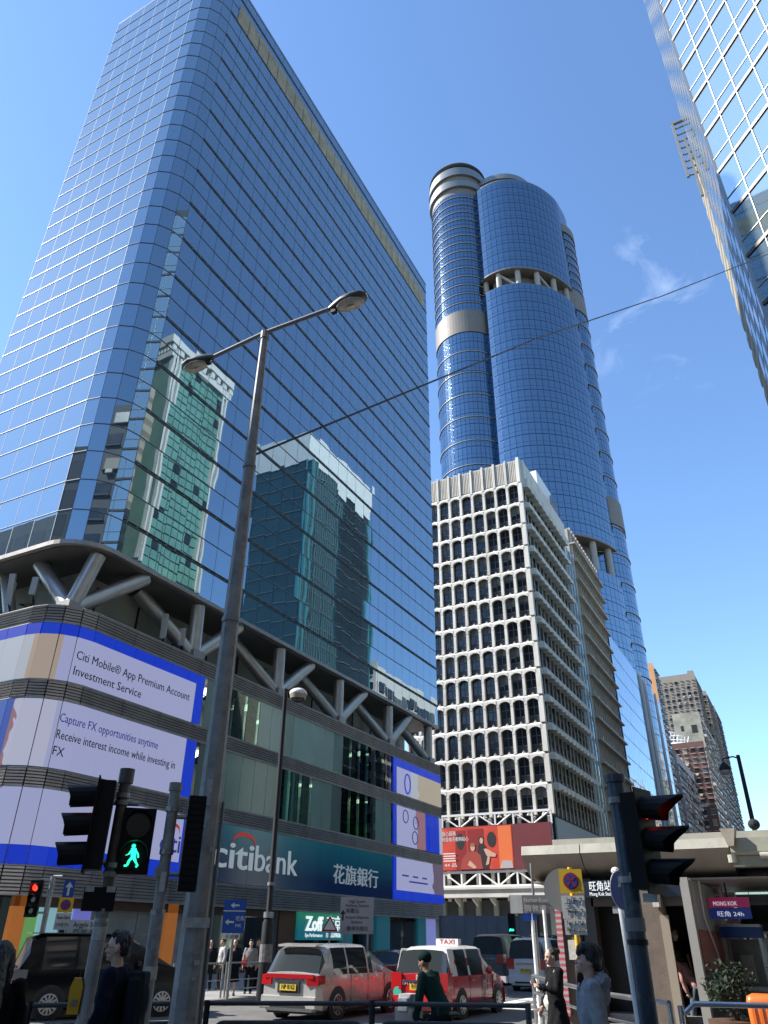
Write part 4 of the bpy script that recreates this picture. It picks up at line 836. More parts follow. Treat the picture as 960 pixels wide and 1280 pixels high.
# ================================================================== vehicles (local: nose along +Y, right side +X, ground z=0)
CG = mat('car_window', (.012, .016, .018), .06, 0, spec=.8); CGB = mat('car_rear_window', (.05, .06, .065), .06, .3, spec=.8)
LRED = mat('tail_light_red', (.42, .012, .015), .18, coat=.6); LCLR = mat('head_light_clear', (.7, .72, .75), .12, .3); PLY = mat('plate_yellow', (.72, .50, .03), .5); PLW = mat('plate_white', (.75, .75, .72), .5); RIM = mat('wheel_alloy', (.50, .50, .50), .3, .85); TRIM = mat('plastic_trim', (.02, .02, .021), .6); AMB = mat('amber_lens', (.6, .25, .02), .3)
def vehicle(name, label, cat, Lc, Wd, H, belt, prof, paint, roofp=None, wheels=(.9, 3.6), rw=.33, plate='AB 1234', side_cuts=None, lights=1, tail=None, group=None, spokes=9):
    """prof: list of (y, roof z, half-width factor) from rear to front; roof z equal to belt where there is no cabin"""
    t = thing(name, label, cat, (0, 0, 0), group)
    W2 = Wd/2
    secs = []
    for (y, zr, wf, bz) in prof:
        w_ = W2*wf; tum = .80 if zr > bz+.25 else .93; cab = zr-bz
        secs.append([(w_*.86, y, .22), (w_*.98, y, .34), (w_, y, .52), (w_*1.0, y, bz*.80), (w_*.985, y, bz), (w_*(.985+tum)/2+.015 if cab > .25 else w_*.96, y, bz+cab*.5), (w_*tum, y, zr-.055*(cab > .25)), (w_*tum*.86, y, zr), (w_*tum*.45, y, zr+.025), (0, y, zr+.035)])
    full = [r+[(-x, y, z) for x, y, z in reversed(r[:-1])] for r in secs]; nr = len(full[0])
    parts = {'body': MB(), 'roof': MB(), 'windscreen': MB(), 'rear_window': MB()}
    cuts = side_cuts or []
    for i in range(len(full)-1):
        a, b = full[i], full[i+1]; ca = prof[i][1]-prof[i][3] > .25; cb_ = prof[i+1][1]-prof[i+1][3] > .25
        for j in range(nr-1):
            jj = min(j, nr-2-j)                 # mirrored strip index 0..8
            if jj in (4, 5) and ca and cb_: k = 'side_window' if i in cuts else ('roof' if roofp and jj == 5 and False else 'body')
            elif jj >= 4 and ca != cb_: k = ('rear_window' if cb_ else 'windscreen') if jj >= 5 or jj == 4 else 'body'
            elif jj >= 6 and ca and cb_: k = 'roof'
            else: k = 'body'
            if k in ('rear_window', 'windscreen') and jj == 4: k = 'body'
            if k == 'side_window': k = 'side_window|%d|%d' % (i, j > nr/2); parts.setdefault(k, MB())
            parts[k].quad(a[j], a[j+1], b[j+1], b[j])
    for e_, rv_ in ((0, False), (-1, True)):
        parts['body'].quad(*(full[e_] if rv_ else full[e_][::-1]))
    ms = {'body': paint, 'roof': roofp or paint, 'side_window': CG, 'windscreen': CG, 'rear_window': CGB}
    for k, b in parts.items():
        if b.v:
            o = b.build(k.split('|')[0], ms[k.split('|')[0]], t); bm = bmesh.new(); bm.from_mesh(o.data); bmesh.ops.remove_doubles(bm, verts=bm.verts, dist=.001); bmesh.ops.recalc_face_normals(bm, faces=bm.faces); bm.to_mesh(o.data); bm.free()
            o.data.polygons.foreach_set('use_smooth', [True]*len(o.data.polygons)); o.data.set_sharp_from_angle(angle=R(38))
    yl = prof[0][0]; yf = prof[-1][0]
    MB().box(-W2*.86, W2*.86, yl+.15, yf-.15, .16, .5).build('underbody', TRIM, t)
    MB().loft([[(-W2*.93, yl-.06, .3), (W2*.93, yl-.06, .3), (W2*.93, yl-.06, .55), (-W2*.93, yl-.06, .55)], [(-W2*.99, yl+.25, .25), (W2*.99, yl+.25, .25), (W2*.99, yl+.25, .62), (-W2*.99, yl+.25, .62)]]).build('rear_bumper', paint, t)
    MB().box(-W2*.6, W2*.6, yl-.075, yl-.05, .3, .36).build('bumper_strip', TRIM, t)
    MB().loft([[(-W2*.9, yf+.05, .26), (W2*.9, yf+.05, .26), (W2*.9, yf+.05, .5), (-W2*.9, yf+.05, .5)], [(-W2*.97, yf-.25, .22), (W2*.97, yf-.25, .22), (W2*.97, yf-.25, .6), (-W2*.97, yf-.25, .6)]]).build('front_bumper', paint, t)
    zb = prof[0][3]
    pl = MB().box(-.26, .26, yl-.075, yl-.055, .68, .82).build('number_plate', PLY, t); text('lettering', plate, .15, (-.21, yl-.076, .715), (1, 0, 0), V, TRIM, pl, width=.42, depth=.006)
    MB().box(-W2*.5, W2*.5, yl-.03, yl, zb-.14, zb-.09).build('tailgate_trim', M['chrome'], t)
    for sx in (-1, 1):
        x = sx*W2
        MB().ob((x*.80, yl+.02, zb-.12), (.17*sx, .02, 0), (0, .05, 0), (0, 0, .11 if lights == 1 else .2)).build('tail_light', tail or LRED, t)
        MB().ob((x*.955, yl+.16, zb-.10), (.03, .01, 0), (0, .16, 0), (0, 0, .1 if lights == 1 else .18)).build('tail_light', tail or LRED, t)
        MB().ob((x*.78, yf-.02, zb*.80), (.17, 0, 0), (0, .09, 0), (0, 0, .09)).build('headlight', LCLR, t)
        ym = next((prof[i][0] for i in range(len(prof)-1, -1, -1) if prof[i][1]-prof[i][3] > .25), yf-1)+.22
        MB().ell((x*1.1, ym, zb+.1), (.11, .07, .1), 10, 6).build('mirror', paint, t, smooth=True)
        for yh in (yl+(yf-yl)*.36, yl+(yf-yl)*.56): MB().box(min(x, x*1.012), max(x, x*1.012), yh, yh+.2, zb-.14, zb-.1).build('door_handle', M['chrome'], t)
        dj = MB()
        for yj in (yl+(yf-yl)*.33, yl+(yf-yl)*.52, yl+(yf-yl)*.715): dj.box(min(x*.985, x*1.004), max(x*.985, x*1.004), yj, yj+.014, .4, zb-.02)
        dj.build('door_gap', TRIM, t, kind='stuff')
        MB().box(min(x*.98, x*1.012), max(x*.98, x*1.012), yl+1.2, yf-1.3, .27, .36).build('side_sill', TRIM, t)
        for yw in wheels:
            MB().tube([(x*.93, yw, rw+.02), (x*1.008, yw, rw+.02)], rw*1.16, 28).build('wheel_arch', TRIM, t, smooth=True)
            wt = MB().tube([(x*.80, yw, rw), (x*1.012, yw, rw), (x*1.022, yw, rw)], [rw, rw, rw*.93], 28).build('tyre', M['rubber'], t, smooth=True)
            rm = MB(); rm.tube([(x*1.015, yw, rw), (x*1.03, yw, rw)], [rw*.70, rw*.66], 24)
            rm.k = 1; rm.tube([(x*1.03, yw, rw), (x*1.031, yw, rw)], rw*.6, 24); rm.k = 0
            for q_ in range(spokes):
                a = 2*math.pi*q_/spokes; rm.ob((x*1.033, yw+math.cos(a)*rw*.33, rw+math.sin(a)*rw*.33), (.012, 0, 0), (0, -math.sin(a)*.022, math.cos(a)*.022), (0, math.cos(a)*rw*.31, math.sin(a)*rw*.31))
            rm.tube([(x*1.03, yw, rw), (x*1.045, yw, rw)], rw*.14, 12); rm.build('rim', [RIM, TRIM], wt, smooth=True)
    return t
def mpv_prof(L_, H, b, wind=1.1, hood=.95, rear=.30, slope=.18):
    h = L_/2
    return [(-h, b+.02, .90, b), (-h+.12, b+.04, .96, b), (-h+rear+.1, H-.10, .985, b), (-h+rear+.45, H-.01, 1, b), (-h+1.45, H, 1, b), (-h+1.53, H, 1, b), (-h+2.55, H, 1, b), (-h+2.63, H, 1, b), (h-hood-wind, H-.05, 1, b), (h-hood-wind+.1, H-.08, 1, b), (h-hood+.02, b+.03, .985, b), (h-.45, b-.06, .94, b-.08), (h-.08, b-.2, .84, b-.22), (h, b-.32, .74, b-.34)]
SILV = mat('silver_paint', (.50, .49, .465), .26, .25, coat=.6, var=.06, vs=2); BLK = mat('black_car_paint', (.006, .006, .007), .14, spec=.35); TRED = mat('taxi_red', (.50, .012, .018), .25, coat=.8); TWHT = mat('taxi_white', (.72, .72, .70), .3, coat=.5); GRN = mat('grey_green_paint', (.14, .16, .155), .35, .3, coat=.4); MAR = mat('maroon_paint', (.16, .012, .018), .25, coat=.7); VWH = mat('van_white', (.55, .58, .62), .35, coat=.4)
t = vehicle('people_carrier', 'silver people carrier with red taillight band seen from behind', 'car', 4.9, 1.86, 1.72, 1.03, mpv_prof(4.9, 1.72, 1.03, 1.25, .9), SILV, wheels=(-1.50, 1.42), rw=.35, plate='NP 8162', side_cuts=(3, 5, 7, 8))
MB().box(-.78, .78, -2.50, -2.42, .95, 1.05).build('light_band', LRED, t); MB().loft([[(-.62, -2.22, 1.68), (.62, -2.22, 1.68), (.62, -2.22, 1.73), (-.62, -2.22, 1.73)], [(-.62, -1.85, 1.72), (.62, -1.85, 1.72), (.62, -1.85, 1.76), (-.62, -1.85, 1.76)]]).build('spoiler', SILV, t)
MB().box(-.35, .35, -2.5, -2.46, .62, .9).build('plate_recess', TRIM, t)
place(t, (-13.0, 21.9, 0), R(-1.5))
t = vehicle('taxi', 'red taxi with white roof and roof sign, seen from behind', 'taxi', 4.5, 1.74, 1.70, 1.0, mpv_prof(4.5, 1.70, 1.0, 1.05, 1.0, .22), TRED, TWHT, wheels=(-1.36, 1.36), rw=.33, plate='RF 570', side_cuts=(3, 5, 7, 8), lights=2)
# white upper pillars of the taxi cabin
for sx in (-1, 1):
    for y0, y1 in ((-2.0, -1.58), (-.83, -.68), (.27, .42)): MB().loft([[(sx*.868, y0+.02, 1.01), (sx*.868, y1, 1.01), (sx*.85, y1, 1.01), (sx*.85, y0+.02, 1.01)], [(sx*.712, y0+.05, 1.65), (sx*.712, y1+.02, 1.65), (sx*.69, y1+.02, 1.65), (sx*.69, y0+.05, 1.65)]]).build('pillar', TWHT, t)
b = MB().box(-.36, .36, -.35, -.12, 1.73, 1.90).build('roof_sign', TWHT, t); text('lettering', 'TAXI', .17, (-.24, -.355, 1.765), (1, 0, 0), V, LRED, b, width=.48, depth=.006)
text('lettering', '的士', .3, (.885, .15, .62), (0, 1, 0), V, PLW, t, depth=.006); text('lettering', '4 SEATS', .16, (-.72, -2.262, .80), (1, 0, 0), V, PLW, t, depth=.006)
MB().tube([(-.66, -2.27, .62), (-.66, -2.29, .62)], .13, 18).build('round_badge', mat('badge_green', (.05, .45, .32), .5), t); text('lettering', '的士 TAXI', .15, (-.1, -2.262, .92), (1, 0, 0), V, PLW, t, depth=.006)
place(t, (-10.25, 23.9, 0), R(-1))
t = vehicle('black_people_carrier', 'large glossy black people carrier behind the traffic signal poles', 'car', 4.95, 1.85, 1.92, 1.12, mpv_prof(4.95, 1.92, 1.12, 1.3, .85, .2), BLK, wheels=(-1.5, 1.42), rw=.35, plate='TX 918', side_cuts=(3, 5, 7, 8), spokes=12, tail=mat('clear_tail', (.4, .36, .36), .15, .5))
MB().box(-.7, .7, -2.2, 1.0, 1.93, 1.955).build('roof_glass', mat('roof_sheen', (.3, .32, .34), .1, .6), t); place(t, (-18.2, 17.9, 0), R(-33))  # pale slab laid on the black roof imitates its bright glint
t = vehicle('grey_van', 'dull grey green delivery van in shade beyond the taxi', 'van', 4.8, 1.8, 2.1, 1.2, mpv_prof(4.8, 2.1, 1.2, .9, .35, .15), GRN, wheels=(-1.35, 1.5), rw=.33, plate='KW 2207', side_cuts=(5, 7, 8), lights=2); place(t, (-14.9, 41.5, 0), R(-2))
t = vehicle('maroon_saloon', 'dark maroon saloon car beyond the silver people carrier', 'car', 4.6, 1.76, 1.44, .92, [(-2.3, .9, .86, .92), (-2.2, .95, .93, .93), (-1.55, .97, .98, .92), (-.95, 1.38, 1, .92), (-.4, 1.44, 1, .92), (-.3, 1.44, 1, .92), (.35, 1.40, 1, .92), (1.15, .95, .99, .92), (1.9, .86, .93, .85), (2.25, .7, .82, .68)], MAR, wheels=(-1.35, 1.35), rw=.32, plate='LV 339', side_cuts=(3, 4, 5)); place(t, (-17.1, 33.5, 0), R(0))
t = vehicle('white_van', 'white minivan at the right side of the road', 'van', 4.4, 1.72, 1.95, 1.12, mpv_prof(4.4, 1.95, 1.12, .8, .3, .12), VWH, wheels=(-1.3, 1.3), rw=.31, plate='PH 6610', side_cuts=(5, 7, 8), lights=2); place(t, (-11.8, 37.6, 0), R(0))
t = vehicle('dark_minibus', 'dark van between the grey van and the white minivan', 'van', 4.9, 1.85, 2.15, 1.2, mpv_prof(4.9, 2.15, 1.2, .9, .35, .15), BLK, wheels=(-1.35, 1.5), rw=.33, plate='MB 4471', side_cuts=(5, 7, 8), lights=2); place(t, (-15.0, 50, 0), R(0))
t = thing('box_lorry', 'grey box lorry crossing in front of the white office block', 'lorry', (0, 0, 0))
LB_ = mat('lorry_grey', (.20, .21, .24), .6, var=.12); MB().box(-1.15, 1.15, -4.2, 2.2, .95, 3.3).build('cargo_box', LB_, t)
b = MB()
for i in range(9): b.box(-1.17, 1.17, -4.1+.75*i, -4.06+.75*i, .95, 3.3)
b.build('rib', mat('lorry_rib', (.14, .15, .17), .6), t, kind='stuff')
MB().loft([[(-1.0, 2.4, .5), (1.0, 2.4, .5), (1.0, 2.4, 2.5), (-1.0, 2.4, 2.5)], [(-1.0, 3.9, .5), (1.0, 3.9, .5), (1.0, 3.9, 1.4), (-1.0, 3.9, 1.4)], [(-1, 4.05, .5), (1, 4.05, .5), (1, 4.05, 1.2), (-1, 4.05, 1.2)]]).build('cab', VWH, t)
for sx in (-1, 1):
    MB().box(min(sx*1.0, sx*1.02), max(sx*1.0, sx*1.02), 2.7, 3.5, 1.4, 2.2).build('cab_window', CG, t)
    for y in (-2.6, 3.1): MB().tube([(sx*.8, y, .45), (sx*1.08, y, .45)], .45, 20).build('tyre', M['rubber'], t, smooth=True)
MB().box(-.5, .5, -4.2, 3.6, .5, .95).build('chassis', TRIM, t); place(t, (-20.5, 56.5, 0), R(-62))
# ================================================================== street furniture
def orient(d):
    d = Vector((d[0], d[1], 0)).normalized(); return d, Vector((-d.y, d.x, 0))
SIGR = mat('signal_red_lit', (.5, .02, .01), .4, emit=(1, .03, .015), es=1.6); SIGG = mat('signal_green_lit', (.02, .5, .3), .4, emit=(.02, 1, .45), es=1.3); LENS = mat('lens_dark', (.02, .02, .02), .15)
HOOD = mat('signal_black', (.007, .007, .008), .5, var=.3, vs=6, spec=.2); STK = mat('sticker_paper', (.50, .48, .43), .8, var=.3, vs=15)
POLE = mat('weathered_pole', (.29, .28, .265), .6, .0, var=.35, vs=3, dirt=(.10, .09, .08), dirt_s=4); POLEB = mat('blue_grey_pole', (.055, .075, .10), .45, .2, var=.3, vs=4, dirt=(.16, .17, .17), dirt_s=6)
def cross(pole_t, x, y, z, r, h=.05): MB().tube([(x, y, z), (x, y, z+h)], r, 14).build('clamp', M['galv'], pole_t)
def head3(t, o, d, lit, s=1.0, hood=.34, cut=.45):
    """three lamp signal: o = centre bottom of housing, d = facing"""
    d, r = orient(d); o = Vector(o); up = Vector((0, 0, 1))
    hs = MB().ob(o+up*.45*s-d*.07*s, d*.09*s, r*.15*s, up*.46*s).build('housing', HOOD, t); MB().ob(o+up*.45*s+d*.025*s, d*.008*s, r*.19*s, up*.5*s).build('backing_board', HOOD, t)
    for i in range(3):
        c = o+up*(.15+.30*i)*s+d*.03*s; lm = MB().tube([c, c+d*.015*s], .10*s, 16).build('lamp_lens', lit if (lit and i == lit_i) else LENS, t)
        b = MB(); n = 12; R0 = .125*s; L = hood*s
        ring = lambda rr, k, dz, ext: [c+d*ext(a)+r*math.cos(a)*rr+up*(math.sin(a)*rr+dz) for a in [R(-55)+R(290)*j/n for j in range(n+1)]]
        ex = lambda a: L*(cut+(1-cut)*max(0, math.sin(a)))
        b.loft([ring(R0, 0, 0, lambda a: 0), ring(R0*1.02, 0, -.02*s, ex)], cap=False, closed=False); b.loft([ring(R0*.95, 0, 0, lambda a: 0), ring(R0*.97, 0, -.02*s, ex)], cap=False, closed=False)
        b.build('visor', HOOD, lm)
def ped_head(t, o, d, s=1.0):
    d, r = orient(d); o = Vector(o); up = Vector((0, 0, 1))
    MB().ob(o+up*.34*s-d*.06, d*.08, r*.185*s, up*.35*s).build('housing', HOOD, t)
    for i in range(2):
        c = o+up*(.18+.32*i)*s+d*.022
        MB().tube([c, c+d*.012], .135*s, 20).build('lamp_lens', LENS, t)
        MB().tube([c+d*(.0)+r*math.cos(a)*.15*s+up*math.sin(a)*.15*s for a in [R(-20)+R(220)*j/14 for j in range(15)]], .012*s, 6).build('visor', HOOD, t)
        MB().loft([[c+r*math.cos(a)*.148*s+up*math.sin(a)*.148*s for a in [R(0)+R(180)*j/10 for j in range(11)]], [c+d*.16+r*math.cos(a)*.150*s+up*math.sin(a)*.150*s for a in [R(0)+R(180)*j/10 for j in range(11)]]], cap=False, closed=False).build('visor', HOOD, t)
    c = o+up*.18*s+d*.04; r2 = -r  # walking figure
    fig = MB(); P = lambda a, b: c+r2*a*s+up*b*s
    fig.tube([P(.012, .098), P(.012, .098)+d*.004], .022*s, 12)
    for (a0, b0, a1, b1, w0, w1) in ((.008, .075, .0, -.01, .03, .026), (.0, -.01, .04, -.06, .022, .014), (.04, -.06, .052, -.105, .014, .011), (-.005, -.01, -.03, -.06, .022, .014), (-.03, -.06, -.062, -.10, .014, .011), (.02, .06, .055, .01, .013, .010), (.055, .01, .082, .0, .010, .009), (-.01, .06, -.045, .02, .013, .010), (-.045, .02, -.055, -.02, .010, .009)):
        fig.tube([P(a0, b0), P(a1, b1)], [w0*s, w1*s], 8, flat=.25) if False else fig.loft([[P(a0, b0)-r2*w0*s, P(a0, b0)+r2*w0*s, P(a0, b0)+r2*w0*s+d*.004, P(a0, b0)-r2*w0*s+d*.004], [P(a1, b1)-r2*w1*s, P(a1, b1)+r2*w1*s, P(a1, b1)+r2*w1*s+d*.004, P(a1, b1)-r2*w1*s+d*.004]])
    fig.tube([P(.052, -.105), P(.085, -.108)], .011*s, 6); fig.tube([P(-.062, -.10), P(-.045, -.118)], .011*s, 6)
    fig.build('green_figure', SIGG, t, kind='stuff')
lit_i = 2
VW = Vector((.72, -.69, 0))                    # towards the viewer from the left-hand poles
t = thing('traffic_signal', 'traffic signal pole with lit green walking man and yellow push button', 'traffic light', (-6.9, 6.6, .12))
MB().tube([(-6.9, 6.6, .12), (-6.9, 6.6, 3.5)], .062, 16).build('pole', mat('brown_grey_pole', (.11, .095, .08), .55, .3, var=.35, vs=4, dirt=(.2, .19, .17), dirt_s=5), t, smooth=True)
MB().tube([(-6.9, 6.6, .12), (-6.9, 6.6, 2.15)], .073, 16).build('lower_pole', POLE, t, smooth=True)
MB().tube([(-6.9, 6.6, 3.44), (-6.9, 6.6, 3.6)], .085, 16).build('cap', mat('cap_brown', (.07, .06, .05), .5), t, smooth=True)
for z in (2.46, 3.2, 2.55, 3.28): cross(t, -6.9, 6.6, z, .078)
head3(t, (-7.06, 6.40, 2.53), (-.72, -.70), SIGR, 1.0, .34, .8)
for z in (2.6, 3.22): MB().tube([(-6.9, 6.6, z), (-7.05, 6.46, z)], .025, 8).build('bracket', M['galv'], t); MB().tube([(-6.9, 6.6, z), (-6.75, 6.72, z)], .025, 8).build('bracket', M['galv'], t)
ped_head(t, (-6.73, 6.74, 2.5), (.72, -.69), .98)
MB().ob((-6.93, 6.54, 2.24), VW*.05, Vector((.69, .72, 0))*.165, (0, 0, .115)).build('control_box', HOOD, t)
for k in (-.11, .11): MB().ob(Vector((-6.93, 6.54, 2.335))+VW*.052+Vector((.69, .72, 0))*k, VW*.002, Vector((.69, .72, 0))*.045, (0, 0, .028)).build('sticker', STK, t)
MB().tube([(-6.9, 6.6, 1.86), (-6.9, 6.6, 1.98)], .0745, 16).build('sticker', STK, t); MB().tube([(-6.9, 6.6, 2.02), (-6.9, 6.6, 2.06)], .0745, 16).build('sticker', M['galv'], t)
b = MB(); cb_ = Vector((-6.98, 6.5, 1.36)); b.loft([[cb_+Vector((.69, .72, 0))*a+VW*dd+Vector((0, 0, z)) for a, z in ((-.055, -.15), (.055, -.15), (.062, .08), (.035, .16), (-.035, .16), (-.062, .08))] for dd in (-.05, .06)]); b.build('push_button_box', mat('button_yellow', (.62, .36, .02), .45, var=.1), t)
MB().tube([cb_+VW*.06+Vector((0, 0, -.05)), cb_+VW*.075+Vector((0, 0, -.05))], .03, 14).build('push_button', M['galv'], t)
t = thing('traffic_signal', 'grey pole with the plain black back of a signal head', 'traffic light', (-6.46, 6.97, .12))
MB().tube([(-6.46, 6.97, .12), (-6.46, 6.97, 3.42)], .062, 16).build('pole', POLE, t, smooth=True); MB().tube([(-6.46, 6.97, 3.38), (-6.46, 6.97, 3.47)], .075, 16).build('cap', POLE, t, smooth=True)
MB().tube([(-6.46, 6.97, .12), (-6.46, 6.97, 2.1)], .07, 16).build('lower_pole', POLE, t, smooth=True)
for z in (2.1, 2.7, 3.15): cross(t, -6.46, 6.97, z, .078)
MB().ob((-6.27, 7.16, 2.83), Vector((.69, .72, 0))*.10, VW*.09, (0, 0, .50)).build('housing', HOOD, t)
b = MB()
for i in range(14): b.ob(Vector((-6.27, 7.16, 2.37+.07*i))+VW*.09, Vector((.69, .72, 0))*.09, VW*.012, (0, 0, .02))
b.build('housing_rib', HOOD, t, kind='stuff')
for z in (2.5, 3.1): MB().tube([(-6.46, 6.97, z), (-6.3, 7.12, z)], .025, 8).build('bracket', M['galv'], t)
MB().ob((-6.49, 6.93, 2.52), Vector((.69, .72, 0))*.045, VW*.06, (0, 0, .05)).build('junction_box', M['galv'], t)
MB().tube([(-6.45, 6.97, 1.5), (-6.45, 6.97, 1.62)], .072, 14).build('sticker', STK, t); MB().ob(Vector((-6.46, 6.97, 2.42))+VW*.064, Vector((.69, .72, 0))*.03, VW*.003, (0, 0, .1)).build('sticker', STK, t)
# street lamp with two arms
t = thing('street_lamp', 'tall tapered grey street lamp with two opposite arms', 'street lamp', (-7.12, 8.38, .12))
MB().tube([(-7.12, 8.38, .12), (-7.12, 8.38, 2.6), (-7.12, 8.38, 12.0)], [.188, .160, .068], 8).build('pole', POLE, t)
MB().tube([(-7.12, 8.38, 11.95), (-7.12, 8.38, 12.12)], .085, 10).build('cap', POLE, t)
MB().tube([(-8.42, 8.37, 12.0), (-7.12, 8.38, 12.12), (-5.66, 8.49, 12.2)], .042, 10).build('arm', M['greyp'], t, smooth=True)
LH = mat('lamp_shell', (.13, .13, .125), .45, .4, var=.2, vs=5); LGL = mat('lamp_glass', (.70, .62, .48), .2, var=.35, vs=9); LRF = mat('lamp_reflector', (.60, .55, .42), .3, .5)
for sgn, x0, y0, z0 in ((-1, -8.36, 8.36, 12.0), (1, -5.72, 8.49, 12.2)):
    rings = []
    for k, (a, w_, h0, h1) in enumerate(((0, .05, -.05, .05), (.12, .10, -.08, .09), (.3, .16, -.10, .11), (.55, .175, -.10, .10), (.72, .14, -.08, .07), (.80, .05, -.04, .03))):
        rings.append([(x0+sgn*a, y0+w_*math.cos(2*math.pi*j/14), z0+((h1 if math.sin(2*math.pi*j/14) > 0 else -h0)*math.sin(2*math.pi*j/14))) for j in range(14)])
    hd = MB().loft(rings).build('lamp_head', LH, t, smooth=True)
    lens = [[(x0+sgn*(.45+rr*.27*math.cos(2*math.pi*j/18)), y0+rr*.135*math.sin(2*math.pi*j/18), z0-.09-zz) for j in range(18)] for rr, zz in ((1, 0), (.95, .035), (.6, .06), (.05, .07))]
    MB().loft(lens).build('lamp_glass', LGL, hd, smooth=True)
    MB().tube([(x0+sgn*(.45+.275*math.cos(2*math.pi*j/18)), y0+.145*math.sin(2*math.pi*j/18), z0-.092) for j in range(19)], .012, 6, cap=False).build('lens_rim', LRF, hd)
    MB().ell((x0+sgn*.45, y0, z0-.165), (.09, .05, .012), 12, 6).build('bulb', LRF, hd)
    MB().ob((x0+sgn*.1, y0, z0-.11), (.05, 0, 0), (0, .04, 0), (0, 0, .04)).build('latch', M['black'], hd)
MB().ob(Vector((-7.12, 8.38, 2.05))+VW*.19, Vector((.69, .72, 0))*.16, VW*.012, (0, 0, .055)).build('name_plate', STK, t)
VA = VW
for z, w_, h_, a in ((3.6, .06, .34, -.04), (3.2, .05, .1, -.05), (1.45, .1, .03, .02), (1.62, .05, .06, .06), (2.9, .03, .05, .08)): MB().ob(Vector((-7.12, 8.38, z))+VW*(.158-.0045*z)+Vector((.69, .72, 0))*a, Vector((.69, .72, 0))*w_*.6, VW*.012, (0, 0, h_*.5)).build('paint_patch', mat('old_paint', (.42, .42, .41), .8, var=.4, vs=14), t)
for z in (6.1, 8.95): MB().tube([(-7.12, 8.38, z), (-7.12, 8.38, z+.07)], .145 if z < 7 else .115, 8).build('pole_band', M['greyp'], t)
MB().tube([Vector((-7.12, 8.38, .2))+Vector((.69, .72, 0))*.2, Vector((-7.12, 8.38, 3.5))+Vector((.69, .72, 0))*.19], .025, 8).build('conduit', M['greyp'], t)
tag(MB().tube([(-7.1, 8.38, 9.2), (-3.7, 16.2, 17.0), (-.2, 24.3, 24.6), (5.0, 32.3, 32.5)], .022, 6).build('overhead_cable', M['black']), 'black overhead cable running from the lamp pole up to the right tower', 'cable')
# slim black lamp on the far kerb
t = thing('black_street_lamp', 'slim black lamp post with white domed lantern near the bank kerb', 'street lamp', (-16.3, 22.8, .12))
MB().tube([(-16.3, 22.8, .1), (-16.3, 22.8, 2.3), (-16.3, 22.8, 2.5), (-16.3, 22.8, 10.1)], [.21, .19, .10, .075], 14).build('post', M['black'], t, smooth=True)
MB().tube([(-16.3, 22.8, 2.45), (-16.3, 22.8, 2.62)], .17, 14).build('collar', M['galv'], t, smooth=True); MB().tube([(-16.3, 22.8, 3.4), (-16.3, 22.8, 3.5)], .12, 14).build('collar', M['greyp'], t, smooth=True)
MB().tube([(-16.3, 22.8, 10.0), (-16.1, 22.9, 10.12), (-15.85, 23.0, 10.1)], .035, 8).build('arm', M['black'], t)
lt = MB().tube([(-15.85, 23.0, 9.72), (-15.85, 23.0, 9.9)], [.30, .33], 18).build('lantern', mat('lantern_tan', (.32, .28, .22), .5), t, smooth=True); MB().ell((-15.85, 23.0, 9.92), (.34, .34, .2), 18, 8).build('dome', M['white'], lt, smooth=True); MB().ell((-15.85, 23.0, 9.7), (.24, .24, .12), 14, 6).build('bulb', LENS, lt, smooth=True)
MB().tube([(-16.3, 22.8, 1.2), (-16.3, 22.8, 1.7)], .207, 14).build('sticker', mat('torn_poster', (.2, .19, .18), .8, var=.5, vs=8), t)
t = thing('black_street_lamp', 'black lamp post with hanging bell lantern against the sky at right', 'street lamp', (-2.02, 39.95, .12))
MB().tube([(-2.02, 39.95, .1), (-2.02, 39.95, 9.6)], [.13, .085], 12).build('post', M['black'], t, smooth=True); MB().tube([(-2.02, 39.95, 9.45), (-2.25, 39.95, 9.55), (-2.72, 39.95, 9.5), (-2.72, 39.95, 9.3)], .035, 8).build('arm', M['black'], t)
lt = MB().tube([(-2.72, 39.95, 9.32), (-2.72, 39.95, 9.1), (-2.72, 39.95, 8.95)], [.08, .24, .27], 16).build('lantern', M['black'], t, smooth=True); MB().ell((-2.72, 39.95, 8.93), (.26, .26, .2), 16, 8).build('globe', mat('globe_grey', (.25, .26, .27), .2), lt, smooth=True)
# road signs
BLS = mat('sign_blue', (.012, .07, .32), .35); YLS = mat('sign_yellow', (.75, .46, .03), .4); WHS = mat('sign_white_face', (.62, .61, .56), .5, var=.12, vs=8); GYS = mat('sign_back_grey', (.28, .29, .29), .55, .3); BRS = mat('sign_brown_grey', (.24, .22, .20), .6)
def frame_at(c, d): d, r = orient(d); return Vector(c), d, -r, Vector((0, 0, 1))    # r = viewer's right when facing the plate
def plate(t, name, c, d, w_, h_, m, depth=.02, lift=0.): c, d, r, u = frame_at(c, d); return MB().ob(c+d*lift, d*depth/2, r*w_/2, u*h_/2).build(name, m, t)
def ptext(t, c, d, body, size, m, dx=0, dz=0, width=None, par=None): c, d, r, u = frame_at(c, d); 
def sign_text(par, c, d, body, size, m, dx, dz, width=None, lift=.014):
    c, d, r, u = frame_at(c, d); ux = Vector((0, 0, 1)).cross(d); return text('lettering', body, size, c+d*lift+ux*dx+u*dz, ux, (0, 0, 1), m, par, depth=.006, width=width)
def arrow(par, c, d, dx, dz, s, ang, m, lift=.014):
    c, d, r, u = frame_at(c, d); ux = Vector((0, 0, 1)).cross(d); ca, sa = math.cos(ang), math.sin(ang)
    pts = [(-.5, -.09), (.1, -.09), (.1, -.3), (.5, 0), (.1, .3), (.1, .09), (-.5, .09)]
    f = lambda a, b: c+d*lift+ux*(dx+s*(a*ca-b*sa))+u*(dz+s*(a*sa+b*ca))
    MB().loft([[f(*p) for p in pts], [f(*p)+d*.004 for p in pts]]).build('arrow', m, par)
DV = lambda x, y: (-x, -y)
